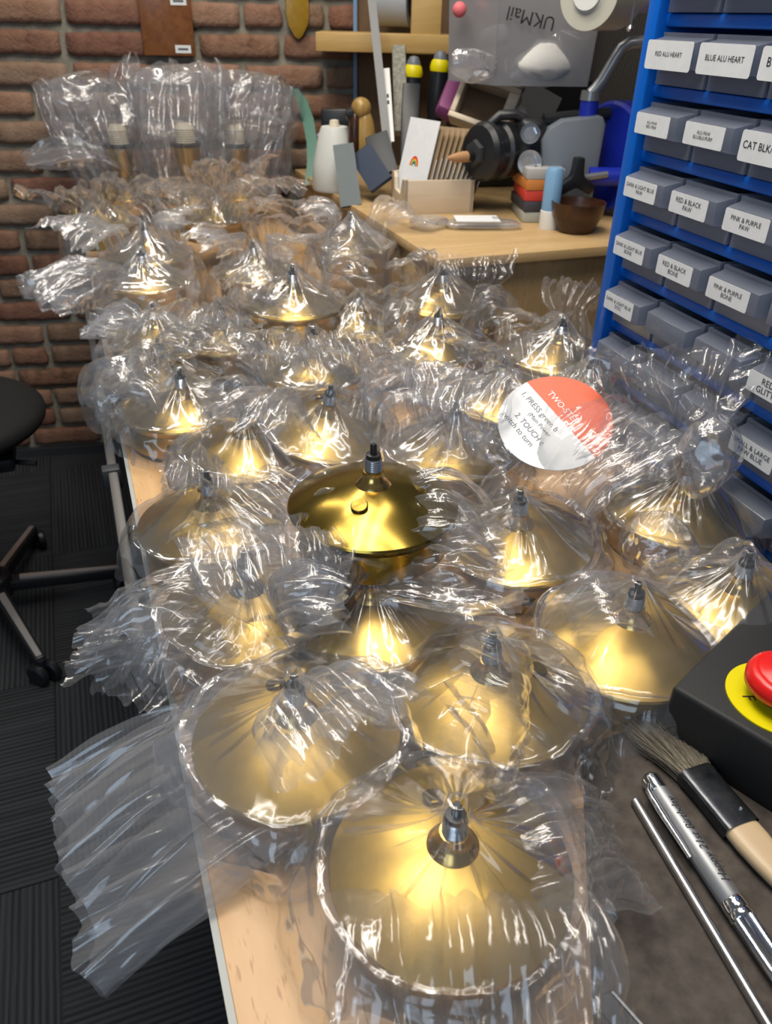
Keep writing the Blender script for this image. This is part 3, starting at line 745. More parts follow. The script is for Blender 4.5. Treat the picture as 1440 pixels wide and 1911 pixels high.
bodyd.box((0, .004, h_ / 2), (w_, .0025, h_)).box((-w_ / 2 + .0012, .06, h_ / 2), (.0022, .11, h_)).box((w_ / 2 - .0012, .06, h_ / 2), (.0022, .11, h_)).box((0, .06, .0012), (w_, .11, .0022)).box((0, .116, h_ / 2), (w_, .0022, h_))
BODY = bodyd.mesh('drawer'); BODY.materials.append(MT['drawer'])
hd = MB(); hw = w_ / 2 - .002; 
hd.add([(-hw, .003, .0), (hw, .003, .0), (hw, .003, .029), (-hw, .003, .029), (-hw + .003, -.016, .002), (hw - .003, -.016, .002), (hw - .003, -.016, .0245), (-hw + .003, -.016, .0245)],
       [(0, 1, 2, 3), (4, 7, 6, 5), (0, 4, 5, 1), (1, 5, 6, 2), (2, 6, 7, 3), (3, 7, 4, 0)])
HAND = hd.mesh('handle', bevel=.0012); HAND.materials.append(MT['drawer'])
LABW = {0: .062, 1: .062}
LB = MB().prism(rounded(-.031, -.0105, .031, .0105, .002, 3), .0004).mesh('label', smooth=False); LB.materials.append(MT['paper'])
LBW = MB().prism(rounded(-.0395, -.0135, .0395, .0135, .003, 3), .0004).mesh('label', smooth=False); LBW.materials.append(MT['paper'])
TX = {(0, 0): 'RED ALU HEART', (0, 1): 'BLUE ALU HEART', (0, 2): 'B', (1, 0): 'ALU PAW\nRED /PINK', (1, 1): 'ALU PAW\nBLU/BLK/PURP', (1, 2): 'CAT BLK/PU',
      (2, 0): 'DARK & LIGHT BLUE\nPAW', (2, 1): 'RED & BLACK\nPAW', (2, 2): 'PINK & PURPLE\nPAW',
      (3, 0): 'DARK & LIGHT BLUE\nBONE', (3, 1): 'RED & BLACK\nBONE', (3, 2): 'PINK & PURPLE\nBONE',
      (4, 0): 'DARK & LIGHT BLUE\nDOG', (4, 3): 'RED &\nGLITTER', (5, 3): 'SMALL & LARGE\nPAW BLUE'}
TW = {(0, 0): .046, (0, 1): .056, (0, 2): .005, (1, 0): .019, (1, 1): .030, (1, 2): .050, (4, 3): .034, (5, 3): .052}
MT['bold'] = MT['ink']
for r in range(-2, 7):
    for c in range(NC):
        zb = ZT - PZ * (r + 1); uc = U0 + PU * (c + .5)
        d = obj('drawer', BODY, None, cab, (uc, 0, zb + .0006)); hz = .0165
        obj('handle', HAND, None, d, (0, 0, hz))
        key = (r, c)
        if key in TX:
            wide = r == 0 or key == (1, 2); lx = 0 if wide else -.006
            obj('label', LBW if wide else LB, None, d, (lx, -.0162, hz + .0132 - (.001 if wide else 0)), (R(90), 0, 0))
            body = TX[key]; n = max(len(q) for q in body.split('\n'))
            wd = TW.get(key, .054 if n > 14 else .042)
            al = 'CENTER'; lx2 = lx
            if key == (0, 2): lx2 = -.028
            if key == (1, 2): lx2 = -.010
            t = txt(body, .01, 'ink', d, (lx2, -.0169, hz + (.0132 if '\n' not in body else .0150)), (R(90), 0, 0), al, width=wd, line=.95)
            if '\n' in body: t.location.z = hz + .0132
        if r in (2, 3, 4) and c < 3:      # metal charms lying in the drawer
            cm = MB()
            rr = random.Random(r * 9 + c)
            for q in range(7):
                M_ = Matrix.Translation((rr.uniform(-.032, .032), rr.uniform(.012, .03), .006 + rr.uniform(0, .006))) @ Euler((rr.uniform(-1, 1), rr.uniform(-1, 1), 0)).to_matrix().to_4x4()
                cm.lathe([(.007, 0), (.0085, 0), (.0085, .0012), (.007, .0012), (.007, 0)], 14, M_, caps=False)
            o = obj('charms', cm, 'brass_plain', d); o['kind'] = 'stuff'

# ------------------------------------------------------------------ oak counter and the things on it
ZC = .13
_PD = PD
def PD(x, y, Z): return _PD(x, y, Z * 1.06)
ctr = thing('oak_counter', 'oak veneered low cupboard behind the table with tools on top', 'cupboard', (.563, 1.235, FLOOR)); hC = ZC - FLOOR
obj('counter_top', MB().box((.42, .47, hC - .009), (.84, .95, .018)), 'oaktop', ctr, bevel=.002)
obj('front_panel', MB().box((.215, .03, (hC - .02) / 2), (.40, .018, hC - .024)), 'oak', ctr, bevel=.001)
obj('front_panel', MB().box((.624, .03, (hC - .02) / 2), (.40, .018, hC - .024)), 'oak', ctr, bevel=.001)
obj('side_panel', MB().box((.02, .48, (hC - .02) / 2), (.018, .88, hC - .024)), 'oak', ctr, bevel=.001)

# card box
bx = thing('card_box', 'pale wooden box with scooped side holding gift cards', 'box'); fx = Vector((.143, -.048, 0)).normalized()
fx = Vector((.985, -.17, 0)).normalized(); bx.matrix_world = frame_M(Vector((.64, 1.581, ZC)), fx, Vector((0, 0, 1)).cross(fx)); BW, BD, BHH, tk = .150, .135, .066, .008
obj('front_board', MB().box((BW / 2, tk / 2, BHH / 2), (BW, tk, BHH)), 'pine', bx, bevel=.001)
obj('back_board', MB().box((BW / 2, BD - tk / 2, BHH / 2), (BW, tk, BHH)), 'pine', bx, bevel=.001)
obj('bottom_board', MB().box((BW / 2, BD / 2, .003), (BW - .002, BD - .002, .006)), 'pine', bx)
side = [(0, 0), (BD, 0), (BD, BHH), (BD - .022, BHH), (BD - .030, BHH - .010), (BD - .036, BHH - .032), (.042, BHH - .034), (.030, BHH - .012), (.022, BHH), (0, BHH)]
for x in (0, BW - tk):
    obj('side_board', MB().prism([(y, z) for y, z in side], tk, Matrix(((0, 0, 1, x), (1, 0, 0, 0), (0, 1, 0, 0), (0, 0, 0, 1)))), 'pine', bx, smooth=False)
BXM = bx.matrix_world.copy()
cm_ = MB().box((0, 0, .078), (.0016, .098, .156)).mesh('gift_card'); cm_.materials.append(MT['kraft'])
cw_ = MB().box((0, 0, .085), (.0016, .098, .170)).mesh('gift_card'); cw_.materials.append(MT['paper'])
stp = MB().box((-.0009, -.0492, .092), (.0024, .0008, .044)).mesh('price_strip'); stp.materials.append(MT['paper'])
for i in range(12):
    x = .020 + i * .0098; a = 15 + 1.0 * i
    o = tag(obj('gift_card', cw_ if i == 0 else cm_, None), 'white gift card with a printed rainbow, first in the wooden card box' if i == 0 else 'brown kraft gift card with white edge strip, %s behind the rainbow card' % ['', 'first', 'second', 'third', 'fourth', 'fifth', 'sixth', 'seventh', 'eighth', 'ninth', 'tenth', 'last'][i], 'card', 'gift cards in the wooden box')
    o.matrix_world = BXM @ Matrix.Translation((x, BD / 2, .0065)) @ Matrix.Rotation(R(26), 4, 'Z') @ Euler((0, R(a), 0)).to_matrix().to_4x4()
    if i > 0: s_ = obj('price_strip', stp, None, o, (0, 0, -.01 * ((i * 7) % 4) / 2 - .002 * i))
    else:
        for k, (c_, r0) in enumerate([((.75, .02, .03), .0145), ((.85, .20, .02), .0122), ((.85, .65, .03), .0100), ((.10, .45, .25), .0080), ((.03, .06, .14), .0060)]):
            ar = []; r1 = r0 - .0024
            for q in range(13): t_ = math.pi * q / 12; ar.append((r0 * math.cos(t_) * .95, r0 * 1.35 * math.sin(t_)))
            for q in range(12, -1, -1): t_ = math.pi * q / 12; ar.append((r1 * math.cos(t_) * .95, r1 * 1.35 * math.sin(t_)))
            M_ = Matrix(((0, 0, -1, -.0008), (-1, 0, 0, 0.004), (0, 1, 0, .078), (0, 0, 0, 1)))
            obj('rainbow_arc', MB().prism(ar, .0004, M_), mat('rainbow_ink', c_, .5), o, smooth=False)
# packets in front of the card box
def packet(name, label, cat, px, py, w, d, h, rz, m, seed):
    c = P(px, py, ZC)
    V, F = ball((0, 0, 0), 1, seed, (1, 1, 1), .10, .7, 20)
    V = np.sign(V) * np.abs(V) ** .6; V = V * np.array([w / 2, d / 2, h / 2]) + np.array([0, 0, h / 2 + .003]); V[:, 2] = np.maximum(V[:, 2], .0008)
    o = tag(obj(name, mesh_np(name, V, F), m), label, cat); o.location = (c.x, c.y, ZC); o.rotation_euler = (0, 0, rz); return o
packet('small_packet', 'small clear packet lying on the counter before the card box', 'packet', 800, 425, .075, .062, .018, .5, 'smallfilm', 5)
lp = packet('label_packet', 'flat white packet with printed label on the counter edge', 'packet', 900, 425, .150, .060, .012, -.27, 'smallfilm', 6)
obj('label', MB().box((-.012, .004, .0165), (.088, .045, .001), (0.05, 0, 0)), 'paper', lp)
for k in range(4): obj('barcode', MB().box((.022 + .004 * k, .008, .0174), (.0016, .018, .0004), (0.05, 0, 0)), 'greyink', lp)
# stack of ink boxes
sb = Vector((.892, 1.462, ZC)); cols = [(.42, .42, .36), (.05, .05, .06), (.62, .05, .03), (.62, .22, .05), (.45, .44, .42)]
pale = mat('pale_lilac_side', (.40, .39, .45), .5)
for i, c_ in enumerate(cols):
    nm_ = ['pale grey', 'dark grey', 'red', 'orange', 'off white'][i]
    t = thing('ink_box', f'{nm_} topped flat ink box in the stack beside the wooden bowl', 'ink box', (sb.x, sb.y, ZC + .0005 + .0205 * i), (0, 0, R(-18 + (i % 2) * 3)), 'stacked ink boxes')
    obj('lid', MB().box((-.012, .03, .010), (.052, .12, .020)), mat('lid_colour', c_, .5), t, bevel=.0015)
    obj('end', MB().box((.026, .03, .010), (.023, .12, .020)), pale, t, bevel=.001)
    obj('mark', MB().box((.022, -.0303, .010), (.010, .001, .008)), 'ink', t)
# tube and bowl
tb = P(1022, 426, ZC); t = thing('glue_tube', 'slim pale blue tube with white base standing on the counter', 'tube', (tb.x, tb.y, ZC))
obj('base', MB().lathe([(.0, 0), (.0185, .0), (.019, .002), (.019, .034), (.0175, .035)], 28), 'white', t)
obj('body', MB().lathe([(.0178, .034), (.0180, .036), (.0175, .105), (.014, .112), (.0, .113)], 28), 'label_blue', t)
bp = P(1082, 436, ZC); obj_b = MB().lathe([(.0, .003), (.030, .0), (.034, .002), (.048, .030), (.053, .056), (.050, .056), (.044, .030), (.028, .008), (.0, .007)], 36, caps=False)
tag(obj('wooden_bowl', obj_b, 'bowlwood', None, (bp.x, bp.y + .02, ZC)), 'dark turned wooden bowl under the blue clamp machine', 'bowl')

# things built facing the viewer side of the counter: local x = along wall to the right, z = up
XR = Vector((rightW.x, rightW.y, 0)).normalized(); YA = Vector((-XR.y, XR.x, 0))
def local_frame(px, py, Z): return frame_M(PD(px, py, Z), XR, YA)
def plank(name, a, b, w, t, m, parent=None, **k):
    a = Vector(a); b = Vector(b); d = (b - a); L = d.length; v = (Vector(OC) - (a + b) / 2); n = (v - d * (v.dot(d) / d.dot(d))).normalized(); x = d.normalized().cross(n)
    M_ = Matrix((x, d.normalized(), -x.cross(d.normalized()) * -1)).transposed().to_4x4(); M_.translation = (a + b) / 2
    o = obj(name, MB().box((0, 0, 0), (w, L, t)), m, parent, **k); o.matrix_world = M_; return o
# clamp machine
ZM = 1.5; s = ZM * 1.06 / FPX * .99
mc = thing('clamp_machine', 'blue and grey hand cranked machine with black chuck on the counter', 'machine'); mc.matrix_world = local_frame(1000, 290, ZM)
def L(px, py, dy=0.0): return Vector(((px - 1000) * s, dy, -(py - 290) * s))
rotx = Euler((0, R(90), 0)).to_matrix().to_4x4()
def lathe_x(prof, px, py, dy=0, n=32, tilt=0): return MB().lathe(prof, n, Matrix.Translation(L(px, py, dy)) @ Matrix.Rotation(R(tilt), 4, 'Z') @ rotx)
body = [(1000, 262), (1012, 240), (1035, 226), (1105, 218), (1112, 232), (1108, 385), (1062, 398), (1035, 395), (1030, 360), (1010, 335)]
obj('body', MB().prism([(L(*q).x, L(*q).z) for q in body], .075, Matrix(((1, 0, 0, 0), (0, 0, -1, .03), (0, 1, 0, 0), (0, 0, 0, 1)))), 'grey', mc, bevel=.004)
zf_ = ZC - mc.matrix_world.translation.z; ft_ = L(1075, 385, 0).z; obj('foot', MB().box((L(1075, 0).x, 0, (zf_ + ft_) / 2), (.085, .075, max(.02, ft_ - zf_))), 'black', mc, bevel=.004)
obj('wheel', lathe_x([(.0, -.02), (.098, -.02), (.104, -.014), (.104, .018), (.098, .024), (.03, .024), (.0, .03)], 1150, 292, .02, 56, 28), 'royal', mc)
obj('axle', lathe_x([(.0, -.04), (.018, -.04), (.018, .05), (.0, .05)], 1130, 318, -.045, 24), 'royal', mc)
obj('clamp_screw', MB().tube([L(1075, 318, -.07), L(1125, 312, -.06)], .0065, 14), 'midgrey', mc)
obj('spindle_bar', MB().tube([L(1005, 228, -.005), L(1130, 218, .02)], .011, 16), 'black', mc)
obj('crank_post', MB().tube([L(1087, 240, 0), L(1086, 190, 0)], .018, 24), 'royal', mc)
obj('post_cap', MB().tube([L(1086, 196, 0), L(1086, 181, 0)], [.0195, .0185], 24), 'midgrey', mc)
obj('crank_arm', MB().tube([L(1086, 186), L(1094, 178), L(1104, 164), L(1122, 128), L(1130, 114), L(1142, 106), L(1158, 104), L(1185, 104)], .0115, 18), 'midgrey', mc)
obj('crank_knob', lathe_x([(.0, -.018), (.014, -.018), (.030, -.006), (.033, .014), (.027, .036), (.0, .044)], 1190, 106, 0, 28), 'royal', mc)
# black chuck pointing to the card box
ch = obj('chuck', lathe_x([(.0, 0), (.022, 0), (.050, .006), (.056, .016), (.056, .030), (.050, .034), (.050, .050), (.056, .056), (.052, .090), (.030, .110), (.030, .15)], 884, 285, -.02, 44, 34), 'black', mc, ang=25)
obj('chuck_nut', MB().lathe([(.0, -.009), (.024, -.009), (.026, -.005), (.026, .004), (.0, .004)], 6, Matrix.Translation(L(884, 286, -.02)) @ Matrix.Rotation(R(34), 4, 'Z') @ rotx), 'dark', ch)
obj('spindle', lathe_x([(.0, -.022), (.011, -.022), (.011, .01), (.0, .01)], 884, 289, -.02, 20, 34), 'black', mc)
obj('tan_tip', lathe_x([(.0, -.056), (.0035, -.054), (.0075, -.040), (.0105, -.018), (.0105, .0), (.0, .0)], 872, 291, -.026, 24, 34), mat('tan_leather_tip', (.50, .27, .13), .6), mc)
obj('chuck_arm', MB().box(L(985, 272, 0), (.055, .06, .10)), 'black', mc, bevel=.014, seg=3)
obj('belt', MB().tube([L(905, 242, .0), L(925, 224), L(955, 222), L(985, 238, 0)], .010, 12), 'black', mc)
for q in ((980, 248, 16), (985, 297, 20)):
    bo = obj('bolt', MB().lathe([(.0, .010), (q[2] * s * 1.1, .010), (q[2] * s * 1.1, 0), (.0, 0)], 28, Matrix.Translation(L(q[0], q[1], -.038)) @ Euler((R(90), 0, R(-20))).to_matrix().to_4x4()), 'chrome', mc)
    obj('bolt_head', MB().lathe([(.0, .018), (q[2] * s * .70, .018), (q[2] * s * .74, .008), (.0, .008)], 6, Matrix.Translation(L(q[0], q[1], -.038)) @ Euler((R(90), 0, R(-20))).to_matrix().to_4x4()), 'steel', bo)
star = []
for k in range(6):
    a_ = R(90 + 60 * k); rr_ = .042 if k % 2 == 0 else .016
    star += [(rr_ * math.cos(a_ - .22), rr_ * math.sin(a_ - .22)), (rr_ * math.cos(a_ + .22), rr_ * math.sin(a_ + .22))]
obj('star_knob', MB().prism(star, .02, Matrix.Translation(L(1062, 318, -.075)) @ Euler((R(90), 0, R(12))).to_matrix().to_4x4()), 'black', mc, bevel=.003)

# frosted bin with upside down lettering
zb_ = .365; b0 = P(920, 160, zb_); b1 = P(836, 150, zb_); b2 = P(1096, 162, zb_); b3 = b1 + b2 - b0
ce = (b0 + b1 + b2 + b3) / 4
bn = thing('storage_bin', 'frosted plastic bin full of packing scraps with upside down lettering', 'bin', ce)
q4 = [b0 - ce, b2 - ce, b3 - ce, b1 - ce]; hb = .30; tp4 = [Vector((p.x * 1.10, p.y * 1.10, hb)) for p in q4]
for i in range(4):
    j = (i + 1) % 4; A_, B_, C_, D_ = q4[i], q4[j], tp4[j], tp4[i]; nn_ = (B_ - A_).cross(D_ - A_).normalized() * .0025
    obj('bin_side', MB().add([A_, B_, C_, D_, A_ - nn_, B_ - nn_, C_ - nn_, D_ - nn_], [(0, 1, 2, 3), (7, 6, 5, 4), (0, 4, 5, 1), (1, 5, 6, 2), (2, 6, 7, 3), (3, 7, 4, 0)]), 'binplastic', bn, smooth=False)
obj('bin_floor', MB().prism([(p.x, p.y) for p in q4], .003), 'binplastic', bn, smooth=False)
rx = (b2 - b0).normalized(); M_ = frame_M(b0 - ce + (b2 - b0) * .30 + Vector((0, 0, .118)) - rx.cross(Vector((0, 0, 1))).normalized() * -.014, -rx, Vector((0, 0, -1)))
tt_ = txt('UKMail', .05, 'ink', bn, (0, 0, 0), align='CENTER', width=.098); sc_ = tt_.scale.copy(); tt_.matrix_basis = M_ @ Matrix.Rotation(R(-10), 4, 'Z') @ Matrix.Diagonal((*sc_, 1))
scrap = mat('white_foam_scrap', (.72, .70, .66), .7); pinkm = mat('pink_foam', (.75, .16, .18), .6)
for i, (px, py, rd, m_, lab) in enumerate([(1020, 120, .050, scrap, 'large white foam offcut inside the frosted bin'), (925, 65, .026, scrap, 'small white foam scrap high in the frosted bin'), (885, 120, .040, 'film2', 'crumpled clear film scrap in the bin corner'),
                                           (1060, 90, .040, 'film2', 'folded clear sheet inside the frosted bin behind the tape roll'), (857, 18, .014, pinkm, 'pink ball behind the frosted bin wall'), (975, 130, .035, 'film2', 'crumpled clear film scrap at the bin bottom')]):
    z0 = 1.50 if px > 900 else 1.47; c_ = PD(px, py, z0)
    V, F = ball((0, 0, 0), rd, 700 + i, (1.35, .6, .8) if i != 4 else (1, 1, 1), .42 if i != 4 else .02, .55, 9 if i in (0, 1, 3) else 24)
    o = tag(obj('foam_scrap' if i != 4 else 'pink_ball', mesh_np('scrap', V, F), m_), lab, 'scrap' if i != 4 else 'ball'); o.location = c_
# dark case carrying the bin
tag(obj('tool_case', MB().box((0, 0, 0), (.30, .20, zb_ - ZC - .004)), 'black', None, ce + Vector((.14, .24, -(zb_ - ZC) / 2 - .001)), (0, 0, R(-8)), bevel=.006), 'black tool case in the shade under the frosted bin', 'case')
# framed wooden block and shiny plate
fb = thing('display_box', 'small open wooden display box leaning behind the card box', 'display box'); fb.matrix_world = local_frame(905, 200, 1.62) @ Euler((R(-28), R(14), R(-20))).to_matrix().to_4x4()
for c_, d_ in [((0, 0, .044), (.135, .05, .012)), ((0, 0, -.044), (.135, .05, .012)), ((-.061, 0, 0), (.012, .05, .076)), ((.056, 0, 0), (.024, .05, .076))]: obj('frame_side', MB().box(c_, d_), 'pine', fb, bevel=.002)
obj('inner_panel', MB().box((0, .022, 0), (.12, .004, .08)), 'brownboard', fb)
pl = plank('glossy_plate', PD(985, 232, 1.60), PD(1018, 168, 1.68), .085, .004, 'steel'); tag(pl, 'shiny grey plate propped beside the wooden frame', 'plate')
# shelf with tape
sh = thing('wall_shelf', 'pine shelf with brown back board and pale blue edge strip', 'shelf'); sh.matrix_world = local_frame(664, 90, 1.98)
obj('back_board', MB().box((.30, .02, -.02), (.60, .012, .62)), 'brownboard', sh)
obj('edge_strip', MB().box((-.002, .005, -.0), (.010, .02, .32)), mat('pale_blue_strip', (.16, .28, .48), .4), sh)
obj('shelf_board', MB().box((.075, -.09, .018), (.34, .20, .042)), 'shelfwood', sh, bevel=.003)
up_ = obj('upright', MB().box((.180, -.17, .09), (.075, .03, .19)), 'shelfwood', sh, bevel=.003)
obj('screw', MB().lathe([(.0, .003), (.006, .002), (.007, 0), (.0, 0)], 14, Matrix.Translation((.178, -.186, .03)) @ Euler((R(90), 0, 0)).to_matrix().to_4x4()), 'steel', up_)
tr_ = thing('duct_tape_roll', 'silver grey tape roll lying on the pine shelf', 'tape roll'); tr_.matrix_world = local_frame(735, 2, 1.86) @ Matrix.Rotation(R(-15), 4, 'Z') @ rotx
obj('tape', MB().lathe([(.036, -.045), (.056, -.045), (.056, .045), (.036, .045), (.036, -.045)], 40, caps=False), mat('silver_tape', (.40, .42, .45), .4), tr_)
obj('core', MB().lathe([(.034, -.046), (.0362, -.046), (.0362, .046), (.034, .046), (.034, -.046)], 40, caps=False), 'dark', tr_)
pt = thing('packing_tape_roll', 'large translucent tape roll hanging by the drawer cabinet', 'tape roll'); pt.matrix_world = local_frame(1125, -12, 1.30) @ Matrix.Rotation(R(-42), 4, 'Z') @ Euler((R(90), 0, 0)).to_matrix().to_4x4()
obj('tape', MB().lathe([(.030, -.05), (.056, -.05), (.057, .05), (.030, .05), (.030, -.05)], 44, caps=False), mat('cream_tape', (.55, .54, .46), .3), pt)
obj('core', MB().lathe([(.027, -.0505), (.0302, -.0505), (.0302, .0505), (.027, .0505), (.027, -.0505)], 44, caps=False), 'white', pt)
obj('spindle', MB().tube([(0, 0, -.30), (0, 0, .058)], .0268, 20), 'white', pt)
hk = thing('wire_hook', 'thin chrome hook hanging beside the translucent tape roll', 'hook'); hk.matrix_world = local_frame(1185, 0, 1.18)
obj('wire', MB().tube([(.002, 0, .12), (-.001, 0, -.036)], .0022, 10), 'chrome', hk)
obj('ball_end', MB().lathe([(.0, -.006), (.0045, -.004), (.006, 0), (.0045, .004), (.0, .006)], 16, Matrix.Translation((-.001, 0, -.039))), 'chrome', hk)
# rulers, screwdrivers and bits behind the cards
tag(plank('steel_ruler', PD(687, -60, 1.70), PD(723, 275, 1.70), .019, .002, mat('dull_steel', (.16, .16, .165), .5, .3)), 'long dark steel ruler leaning upright behind the card box', 'ruler')
wr_ = tag(plank('white_ruler', PD(720, 128, 1.72), PD(729, 265, 1.70), .0165, .003, 'white'), 'short white ruler with black marks beside the steel ruler', 'ruler')
for y in (-.022, -.006): obj('mark', MB().box((0, y, -.0018), (.005, .009, .0008)), 'ink', wr_); obj('mark', MB().box((0, y, .0018), (.005, .009, .0008)), 'ink', wr_)
tag(plank('cloth_stick', PD(744, 88, 1.78), PD(748, 250, 1.76), .034, .026, 'cloth', bevel=.006), 'grey fluffy duster stick standing behind the rulers', 'duster')
tag(plank('dark_sleeve', PD(768, 158, 1.70), PD(762, 300, 1.70), .042, .02, 'black', bevel=.004), 'dark navy tool sleeve below the black and yellow screwdriver', 'sleeve')
for px, py, lab in [(773, 104, 'black and yellow screwdriver beside the duster stick'), (823, 94, 'black and yellow screwdriver against the frosted bin')]:
    t = thing('screwdriver', lab, 'screwdriver', group='black and yellow screwdrivers'); t.matrix_world = local_frame(px, py, 1.76) @ Euler((0, R(3), 0)).to_matrix().to_4x4()
    obj('end_cap', MB().lathe([(.0, .0), (.010, -.002), (.016, -.012), (.017, -.020)], 24, caps=False), 'grey', t)
    obj('yellow_ring', MB().lathe([(.0165, -.018), (.021, -.024), (.024, -.036), (.0225, -.044)], 24, caps=False), 'yellow', t)
    obj('grip', MB().lathe([(.0225, -.042), (.0225, -.060), (.025, -.085), (.022, -.13), (.017, -.16), (.0, -.16)], 24, caps=False), 'black', t)
    obj('blade', MB().tube([(0, 0, -.15), (0, 0, -.22)], .004, 10), 'steel', t)
tag(plank('purple_tube', PD(858, 140, 1.70), PD(828, 215, 1.66), .045, .04, 'purple', bevel=.012), 'purple fabric roll leaning under the frosted bin', 'roll')
tag(plank('grey_folder', PD(702, 252, 1.64), PD(722, 325, 1.62), .052, .012, 'dark', bevel=.001), 'dark grey folder corner beside the white rainbow card', 'folder')
# pot, bird and sleeves
c_ = P(628, 350, ZC); bt = thing('white_pot', 'white tapered pot behind the clear film by the green band', 'pot', (c_.x - .01, c_.y - .02, ZC))
obj('body', MB().lathe([(.0, .0), (.052, .0), (.055, .006), (.050, .06), (.036, .12), (.030, .135), (.0, .136)], 36), 'off', bt)
obj('cap', MB().lathe([(.0, .150), (.010, .148), (.012, .136), (.0, .134)], 20), 'cream', bt)
bd = thing('wooden_bird', 'carved golden wooden bird figure beside the white pot', 'figurine'); bd.matrix_world = local_frame(680, 300, 1.68)
V, F = ball((0, 0, .045), 1, 801, (.024, .022, .062), .02, .9, 24); obj('body', mesh_np('body', V, F), 'birdwood', bd)
V, F = ball((-.008, 0, .108), 1, 802, (.022, .020, .022), .02, .9, 20); obj('head', mesh_np('head', V, F), 'birdwood', bd)
obj('beak', MB().lathe([(.0, .0), (.012, .006), (.016, .022), (.0, .026)], 14, Matrix.Translation((-.046, 0, .092)) @ Euler((0, R(80), 0)).to_matrix().to_4x4()), 'black', bd)
V, F = ball((-.022, -.004, .045), 1, 803, (.016, .018, .060), .02, .9, 20); obj('wing', mesh_np('wing', V, F), 'bowlwood', bd)
tag(plank('grey_teal_sleeve', PD(640, 270, 1.62), PD(655, 385, 1.60), .046, .006, 'teal'), 'grey teal plastic sleeve in front of the white pot', 'sleeve')
tag(plank('navy_folder', PD(672, 282, 1.63), PD(712, 345, 1.60), .055, .010, 'navy'), 'navy folder wedged left of the card box', 'folder')
tag(plank('black_tray', PD(600, 222, 1.95), PD(660, 222, 1.95), .05, .05, 'black', bevel=.006), 'black tray on the far side of the white pot', 'tray')
tag(plank('lilac_cloth', PD(592, 262, 1.92), PD(620, 248, 1.92), .03, .03, 'lilac', bevel=.01), 'lilac cloth bundle beside the green band', 'cloth')
gb = MB(); pts = [PD(548, 165, 1.92), PD(562, 185, 1.91), PD(574, 220, 1.90), PD(582, 265, 1.88), PD(583, 305, 1.87), PD(577, 345, 1.86)]
for i in range(len(pts) - 1):
    pass
vs = []; fs = []
for i, p in enumerate(pts):
    w = [.010, .014, .015, .014, .014, .012][i]
    for dx, dy in ((-w, -.002), (w, -.002), (w, .002), (-w, .002)): vs.append(p + XR * dx + YA * dy)
for i in range(len(pts) - 1):
    for k in range(4): fs.append((i * 4 + k, i * 4 + (k + 1) % 4, i * 4 + 4 + (k + 1) % 4, i * 4 + 4 + k))
fs += [(3, 2, 1, 0), tuple(len(vs) - 4 + k for k in range(4))]
tag(obj('green_band', gb.add(vs, fs), 'green'), 'curved dark green band standing behind the tall clear bags', 'band')

# wall plaques
def wall_obj(name, u, z, m, poly, t, label, cat):
    th_ = thing(name, label, cat); th_.matrix_world = frame_M(W0 + wu * u + Vector((0, 0, z)) - wn * (.012), wu, Vector((0, 0, 1)))
    return th_
pq = wall_obj('wooden_plaque', .530, .38, None, None, 0, 'dark stained wooden plaque with two small white labels on the bricks', 'plaque')
obj('board', MB().box((0, .12, .008), (.132, .24, .018)), 'plaque', pq, bevel=.003)
for y in (.016, .122): obj('label', MB().box((.035, y, .0175), (.040, .018, .001)), 'paper', pq); obj('print', MB().box((.035, y, .0182), (.026, .005, .0004)), 'greyink', pq)
pdl = wall_obj('wooden_paddle', .870, .425, None, None, 0, 'pointed varnished wooden paddle end hanging on the bricks', 'paddle')
obj('blade', MB().prism([(-.030, .05), (-.026, .03), (-.010, .004), (0, -.002), (.010, .004), (.026, .03), (.030, .05), (.030, .22), (-.030, .22)], .014), 'paddle', pdl, bevel=.002)

PD = _PD
# ------------------------------------------------------------------ foreground right: hides, pen, rod, brush, switch box
def slab(name, label, cat, c, dx, w, d, t, z, m):
    o = tag(obj(name, MB().box((w / 2, -d / 2, t / 2), (w, d, t)), m, bevel=.0006, seg=1), label, cat)
    o.matrix_world = frame_M((c.x, c.y, z), dx, Vector((0, 0, 1)).cross(Vector(dx))); return o
def hide(label, pts, z, t):
    w_pts = [P(x, y, z) for x, y in pts]; c = w_pts[0]
    o = tag(obj('leather_hide', MB().prism([(p.x - c.x, p.y - c.y) for p in reversed(w_pts)], t), 'suede', bevel=.0006, seg=1), label, 'leather'); o.location = (c.x, c.y, z); return o
hide('dark brown hide lying flat under the brush, lower of two', [(1084, 1398), (1150, 1372), (1250, 1330), (1640, 1560), (1500, 2300), (1120, 2200)], .0006, .002)
hide('dark brown hide under the silver pen, upper of two', [(1098, 1470), (1190, 1426), (1300, 1400), (1620, 1640), (1480, 2280), (1136, 2190)], .0028, .002)
ZP = .0048
RP = .0080
pa = P(1213, 1455, ZP + RP); pb = P(1371, 1692, ZP + RP); pd_ = (pb - pa); pd_.z = 0; Lp = pd_.length; pd_.normalize()
pen = thing('silver_pen', 'silver ballpoint pen with chrome clip and engraved birthday greeting', 'pen'); pen.matrix_world = frame_M((pa.x, pa.y, ZP + RP), pd_, Vector((0, 0, 1)).cross(pd_))
ly = Euler((0, R(90), 0)).to_matrix().to_4x4()
obj('end_cap', MB().lathe([(.0, -.003), (.0050, -.003), (.0068, -.001), (.0072, .001), (.0072, .011), (.0068, .0115)], 32, ly), 'chrome', pen)
obj('cap_barrel', MB().lathe([(.0066, .0112), (.0074, .0116), (.0077, .04), (.0077, Lp - .004), (.0074, Lp - .0035)], 40, ly), mat('satin_silver', (.36, .37, .39), .48, .75), pen)
